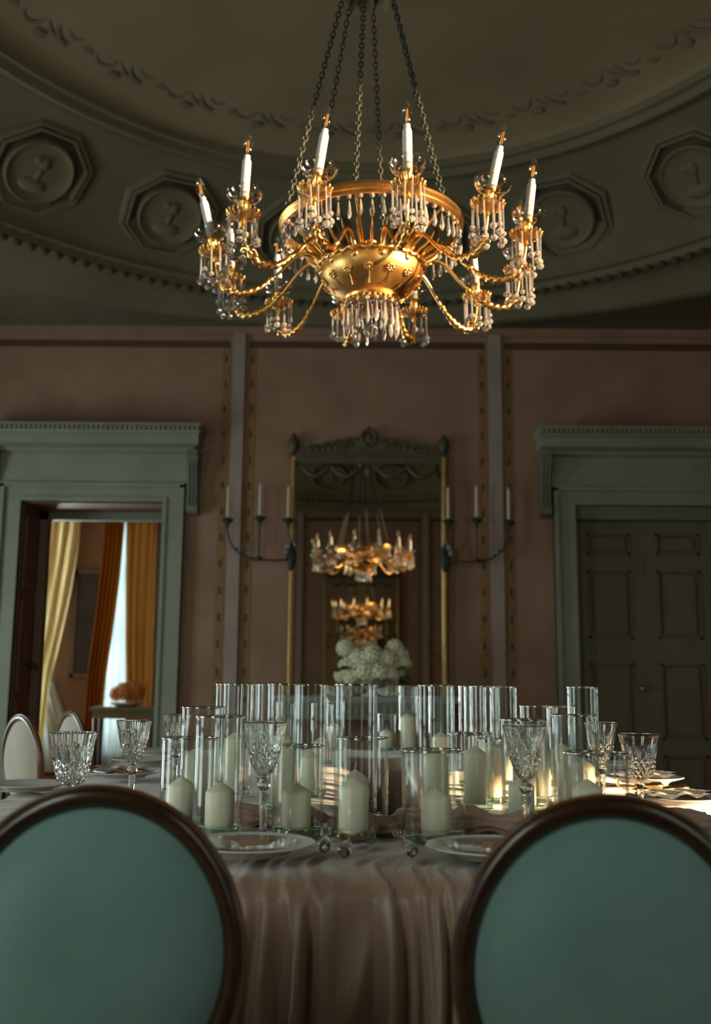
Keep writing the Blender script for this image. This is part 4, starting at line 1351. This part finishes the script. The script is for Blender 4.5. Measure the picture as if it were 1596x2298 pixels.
for k in range(14):
    a = 2 * PI * (k + .35) / 14
    nrm = Vector((math.cos(a) * .72, math.sin(a) * .72, -.69)).normalized()
    up = Vector((math.cos(a), math.sin(a), 0)) * .69 + Vector((0, 0, .72))
    p = Vector((.193 * math.cos(a), .193 * math.sin(a), Z(2.742)))
    ux = up.normalized().cross(nrm)
    o = obj('rosette', me_ros, bowl)
    o.matrix_local = Matrix.Translation(p) @ Matrix((ux, up.normalized(), nrm)).transposed().to_4x4()
    o = obj('rosette_stem', rst, bowl)
    o.matrix_local = Matrix.Translation(p) @ Matrix((ux, up.normalized(), nrm)).transposed().to_4x4()
crown = MB().lathe([(.100, Z(2.664)), (.112, Z(2.668)), (.116, Z(2.678)), (.108, Z(2.684))], 60)
for k in range(30):
    a = 2 * PI * k / 30
    crown.sphere((.107 * math.cos(a), .107 * math.sin(a), Z(2.661)), .008, 8, 6)
    crown.sphere((.085 * math.cos(a), .085 * math.sin(a), Z(2.667)), .007, 8, 5)
crown = crown.build('lower_crown', 'gilt', chd)
DM2 = drop_mesh('crystal_drop', .110, .0100, .0095)
DM3 = drop_mesh('crystal_drop', .075, .008, .0110)
for k in range(18):
    a = 2 * PI * k / 18
    o = obj('crystal_drop', DM2, crown, (.105 * math.cos(a), .105 * math.sin(a), Z(2.658)), (0, 0, a))
    o.scale = (1, 1, .85 + .3 * random.random())
for k in range(10):
    a = 2 * PI * (k + .5) / 10
    obj('crystal_drop', DM3, crown, (.066 * math.cos(a), .066 * math.sin(a), Z(2.662)), (0, 0, a))
MB().sphere((-.006, 0, Z(2.547)), .030, 24, 16).tube([(-.006, 0, Z(2.576)), (-.006, 0, Z(2.672))], .0022, 6).build('glass_ball', 'ball_glass', crown, 'full')
# ribs between bowl and ring
rp = []
for i in range(15):
    t = i / 14
    q = [Vector((.192, 0, Z(2.822))), Vector((.212, 0, Z(2.862))), Vector((.268, 0, Z(2.850))), Vector((.292, 0, Z(2.915)))]
    while len(q) > 1:
        q = [q[k] * (1 - t) + q[k + 1] * t for k in range(len(q) - 1)]
    rp.append(tuple(q[0]))
me_rib = MB().tube(rp, [.008 + .007 * math.sin(PI * i / 14) - .005 * i / 14 for i in range(15)], 8, flat=.5).mesh('rib', 'gilt', 'full')
for k in range(30):
    obj('rib', me_rib, chd, None, (0, 0, 2 * PI * (k + .5) / 30))
for k in range(6):
    a = math.radians(-70 + 60 * k)
    MB().tube([(.19 * math.sin(a), -.19 * math.cos(a), Z(2.815)), (.25 * math.sin(a), -.25 * math.cos(a), Z(2.88)), (.33 * math.sin(a), -.33 * math.cos(a), Z(2.95)), ((RR - .004) * math.sin(a), -(RR - .004) * math.cos(a), Z(RH - .015))], .0065, 8).build('ring_stay', 'gilt', chd, 'full')
# candle arms
def bezier(p, n):
    out_ = []
    for i in range(n + 1):
        t = i / n
        q = [Vector(a) for a in p]
        while len(q) > 1:
            q = [q[k] * (1 - t) + q[k + 1] * t for k in range(len(q) - 1)]
        out_.append(q[0])
    return out_
AR, AH = 0.64, 2.845
am = MB()
hump = bezier([(.205, 0, Z(2.795)), (.225, 0, Z(2.90)), (.32, 0, Z(2.90)), (.34, 0, Z(2.80)), (.415, 0, Z(2.748))], 22)
am.tube(hump, [.011 - .005 * i / 22 for i in range(23)], 8)
am.sphere((.205, 0, Z(2.795)), .017, 10, 8)
am.sphere((.415, 0, Z(2.748)), .0125, 10, 8)
am.sphere((.428, 0, Z(2.738)), .009, 8, 6)
uu = bezier([(.415, 0, Z(2.748)), (.47, 0, Z(2.69)), (.53, 0, Z(2.665)), (.59, 0, Z(2.675)), (.615, 0, Z(2.715))], 44)
am.tube(uu, [.006 + .0085 * min(1, i / 14) - .004 * max(0, (i - 34) / 10) for i in range(45)], 10, mod=lambda s, a: 1 + .24 * math.cos(2 * a + s * 210))
am.tube(bezier([(.60, 0, Z(2.70)), (.635, 0, Z(2.735)), (.655, 0, Z(2.715)), (.645, 0, Z(2.70))], 10), [.007 * (1 - i / 14) for i in range(11)], 8)
am.tube(bezier([(.575, 0, Z(2.69)), (.57, 0, Z(2.725)), (.595, 0, Z(2.735)), (.597, 0, Z(2.72))], 10), [.006 * (1 - i / 14) for i in range(11)], 8)
am.tube(bezier([(.605, 0, Z(2.70)), (.625, 0, Z(2.73)), (AR, 0, Z(2.78)), (AR, 0, Z(AH - .02))], 12), .0055, 8)
me_arm = am.mesh('candle_arm', 'gilt', 'full')
cup = MB().lathe([(0, -.045), (.006, -.042), (.012, -.030), (.009, -.022), (.026, -.014), (.047, -.004), (.058, .006), (.054, .010), (.03, .004), (.012, .008), (0, .008)], 28, rad=lambda a, z: 1 + .05 * math.cos(14 * a))
for k in range(18):
    a = 2 * PI * k / 18
    cup.tube([(.046 * math.cos(a), .046 * math.sin(a), -.004), (.057 * math.cos(a), .057 * math.sin(a), .006), (.062 * math.cos(a), .062 * math.sin(a), .016), (.058 * math.cos(a), .058 * math.sin(a), .021)], [.005, .0065, .005, .0025], 6)
me_cup = cup.mesh('petal_cup', 'gilt')
me_soc = MB().lathe([(0, 0), (.016, 0), (.0185, .006), (.0185, .054), (.0215, .058), (.0215, .066), (.0175, .068), (0, .068)], 20).mesh('socket', 'gilt')
me_bob = MB().lathe([(.0195, .054), (.034, .055), (.054, .064), (.067, .082), (.071, .100), (.070, .101), (.0655, .083), (.053, .066), (.034, .0575), (.0195, .057)], 36).mesh('glass_bobeche', 'bulb_glass', 'full')
me_slv = MB().lathe([(0, .062), (.0175, .062), (.0178, .072), (.0172, .215), (.0155, .223), (.0125, .227), (.0118, .242), (0, .242)], 20).mesh('candle_sleeve', 'candle_sleeve')
me_blb = MB().lathe([(.0105, .238), (.0140, .248), (.0185, .262), (.0198, .276), (.0188, .293), (.0145, .312), (.0075, .328), (.0025, .335), (0, .336)], 24).mesh('light_bulb', 'bulb_glass', 'full')
fl = MB()
for (x, y) in ((-.0042, 0), (.0042, 0), (0, .004)):
    fl.tube([(x * .8, y * .8, .259), (x, y, .264), (x, y, .298), (x * .8, y * .8, .302)], .0019, 6)
me_fil = fl.mesh('filament', 'filament_glow')
STR = []
rnd = random.Random(3)
for (L, nb) in ((.085, 1), (.115, 1), (.10, 2), (.075, 2)):
    s_ = MB()
    s_.tube([(0, 0, 0), (0, 0, -L)], .0038, 6)
    z = -L
    for b in range(nb):
        r = .0138 if b == nb - 1 else .0112
        M_ = Matrix.Translation((0, 0, z - r - .002)) @ Matrix.Rotation(.4 * b, 4, 'Z')
        s_.lathe([(0, -r), (r * .62, -r * .72), (r, -r * .25), (r, r * .25), (r * .62, r * .72), (0, r)], 7, M_)
        z -= 2 * r + .004
    STR.append(s_.mesh('crystal_strand', 'crystal', False))
ANG = [11 + 30 * k for k in range(12)]          # degrees round from the side nearest the camera
TILT = {11: 0, 41: 13, 71: 8, 101: 3, 131: -3, 161: 0, 191: 2, 221: -2, 251: -2, 281: -13, 311: 3, 341: 9}
SAG = {281: -.012, 311: 0, 71: .008, 101: .0}
for ang in ANG:
    a = math.radians(ang)
    rot = a - PI / 2
    arm = obj('candle_arm', me_arm, chd, (0, 0, SAG.get(ang, 0)), (0, 0, rot))
    tl = math.radians(TILT[ang])
    Rl = Matrix.Rotation(-rot, 4, 'Z') @ Matrix.Rotation(tl, 4, 'Y') @ Matrix.Rotation(rot, 4, 'Z')
    eu = Rl.to_euler()
    eu_half = (Matrix.Rotation(-rot, 4, 'Z') @ Matrix.Rotation(tl * .45, 4, 'Y') @ Matrix.Rotation(rot, 4, 'Z')).to_euler()
    piv = (AR, 0, Z(AH))
    obj('petal_cup', me_cup, arm, piv, eu_half)
    for nm, me in (('socket', me_soc), ('glass_bobeche', me_bob), ('candle_sleeve', me_slv), ('light_bulb', me_blb), ('filament', me_fil)):
        obj(nm, me, arm, piv, eu)
    for k in range(11):
        b = 2 * PI * (k + .3 * rnd.random()) / 11
        m_ = STR[rnd.choice((0, 1, 1, 2, 2, 3))]
        obj('crystal_strand', m_, arm, (AR + .056 * math.cos(b), .056 * math.sin(b), Z(AH + .002)), (rnd.uniform(-.03, .03), rnd.uniform(-.03, .03), b))
# chains and the leafy hub they hang from
HUBZ = 4.20
def link_pts(c, t, side, a, b, n=14):
    return [c + t * (a * math.cos(2 * PI * i / n)) + side * (b * math.sin(2 * PI * i / n)) for i in range(n)]
for k in range(6):
    a = math.radians(-70 + 60 * k)
    p0 = Vector((RR * math.sin(a), -RR * math.cos(a), Z(RH + .02)))
    p1 = Vector((.078 * math.sin(a), -.078 * math.cos(a), Z(HUBZ)))
    t = (p1 - p0).normalized()
    L_ = (p1 - p0).length
    s1 = t.cross(Vector((0, 1, 0.2))).normalized()
    s2 = t.cross(s1).normalized()
    nl = int(L_ / .0255)
    chn = MB()
    for i in range(nl):
        c = p0 + t * ((i + .5) * L_ / nl)
        chn.tube(link_pts(c, t, s1 if i % 2 else s2, .0175, .0095), .0030, 5, closed=True)
    chn.build('suspension_chain', 'dark_iron', chd, 'full')
hub = MB().lathe([(0, Z(4.06)), (.02, Z(4.07)), (.035, Z(4.12)), (.06, Z(4.18)), (.09, Z(4.20)), (.085, Z(4.23)), (.04, Z(4.27)), (.015, Z(4.30)), (.012, Z(5.50)), (.10, Z(5.52)), (.12, Z(5.56)), (0, Z(5.575))], 24)
hub = hub.build('hub_and_rod', 'old_gilt', chd)
lfm = MB().add([(0, 0, 0), (.02, .0, .015), (.045, 0, .0), (.055, 0, -.06), (.012, .02, .01), (.035, .026, .0), (.05, .014, -.03), (.012, -.02, .01), (.035, -.026, .0), (.05, -.014, -.03)],
              [(0, 1, 4), (1, 2, 5, 4), (2, 3, 6, 5), (0, 7, 1), (1, 7, 8, 2), (2, 8, 9, 3)]).mesh('hub_leaf', 'hub_leaf', False)
for k in range(16):
    a = 2 * PI * k / 16
    obj('hub_leaf', lfm, hub, (.055 * math.cos(a), .055 * math.sin(a), Z(4.09 + .03 * (k % 2))), (0, 0, a))
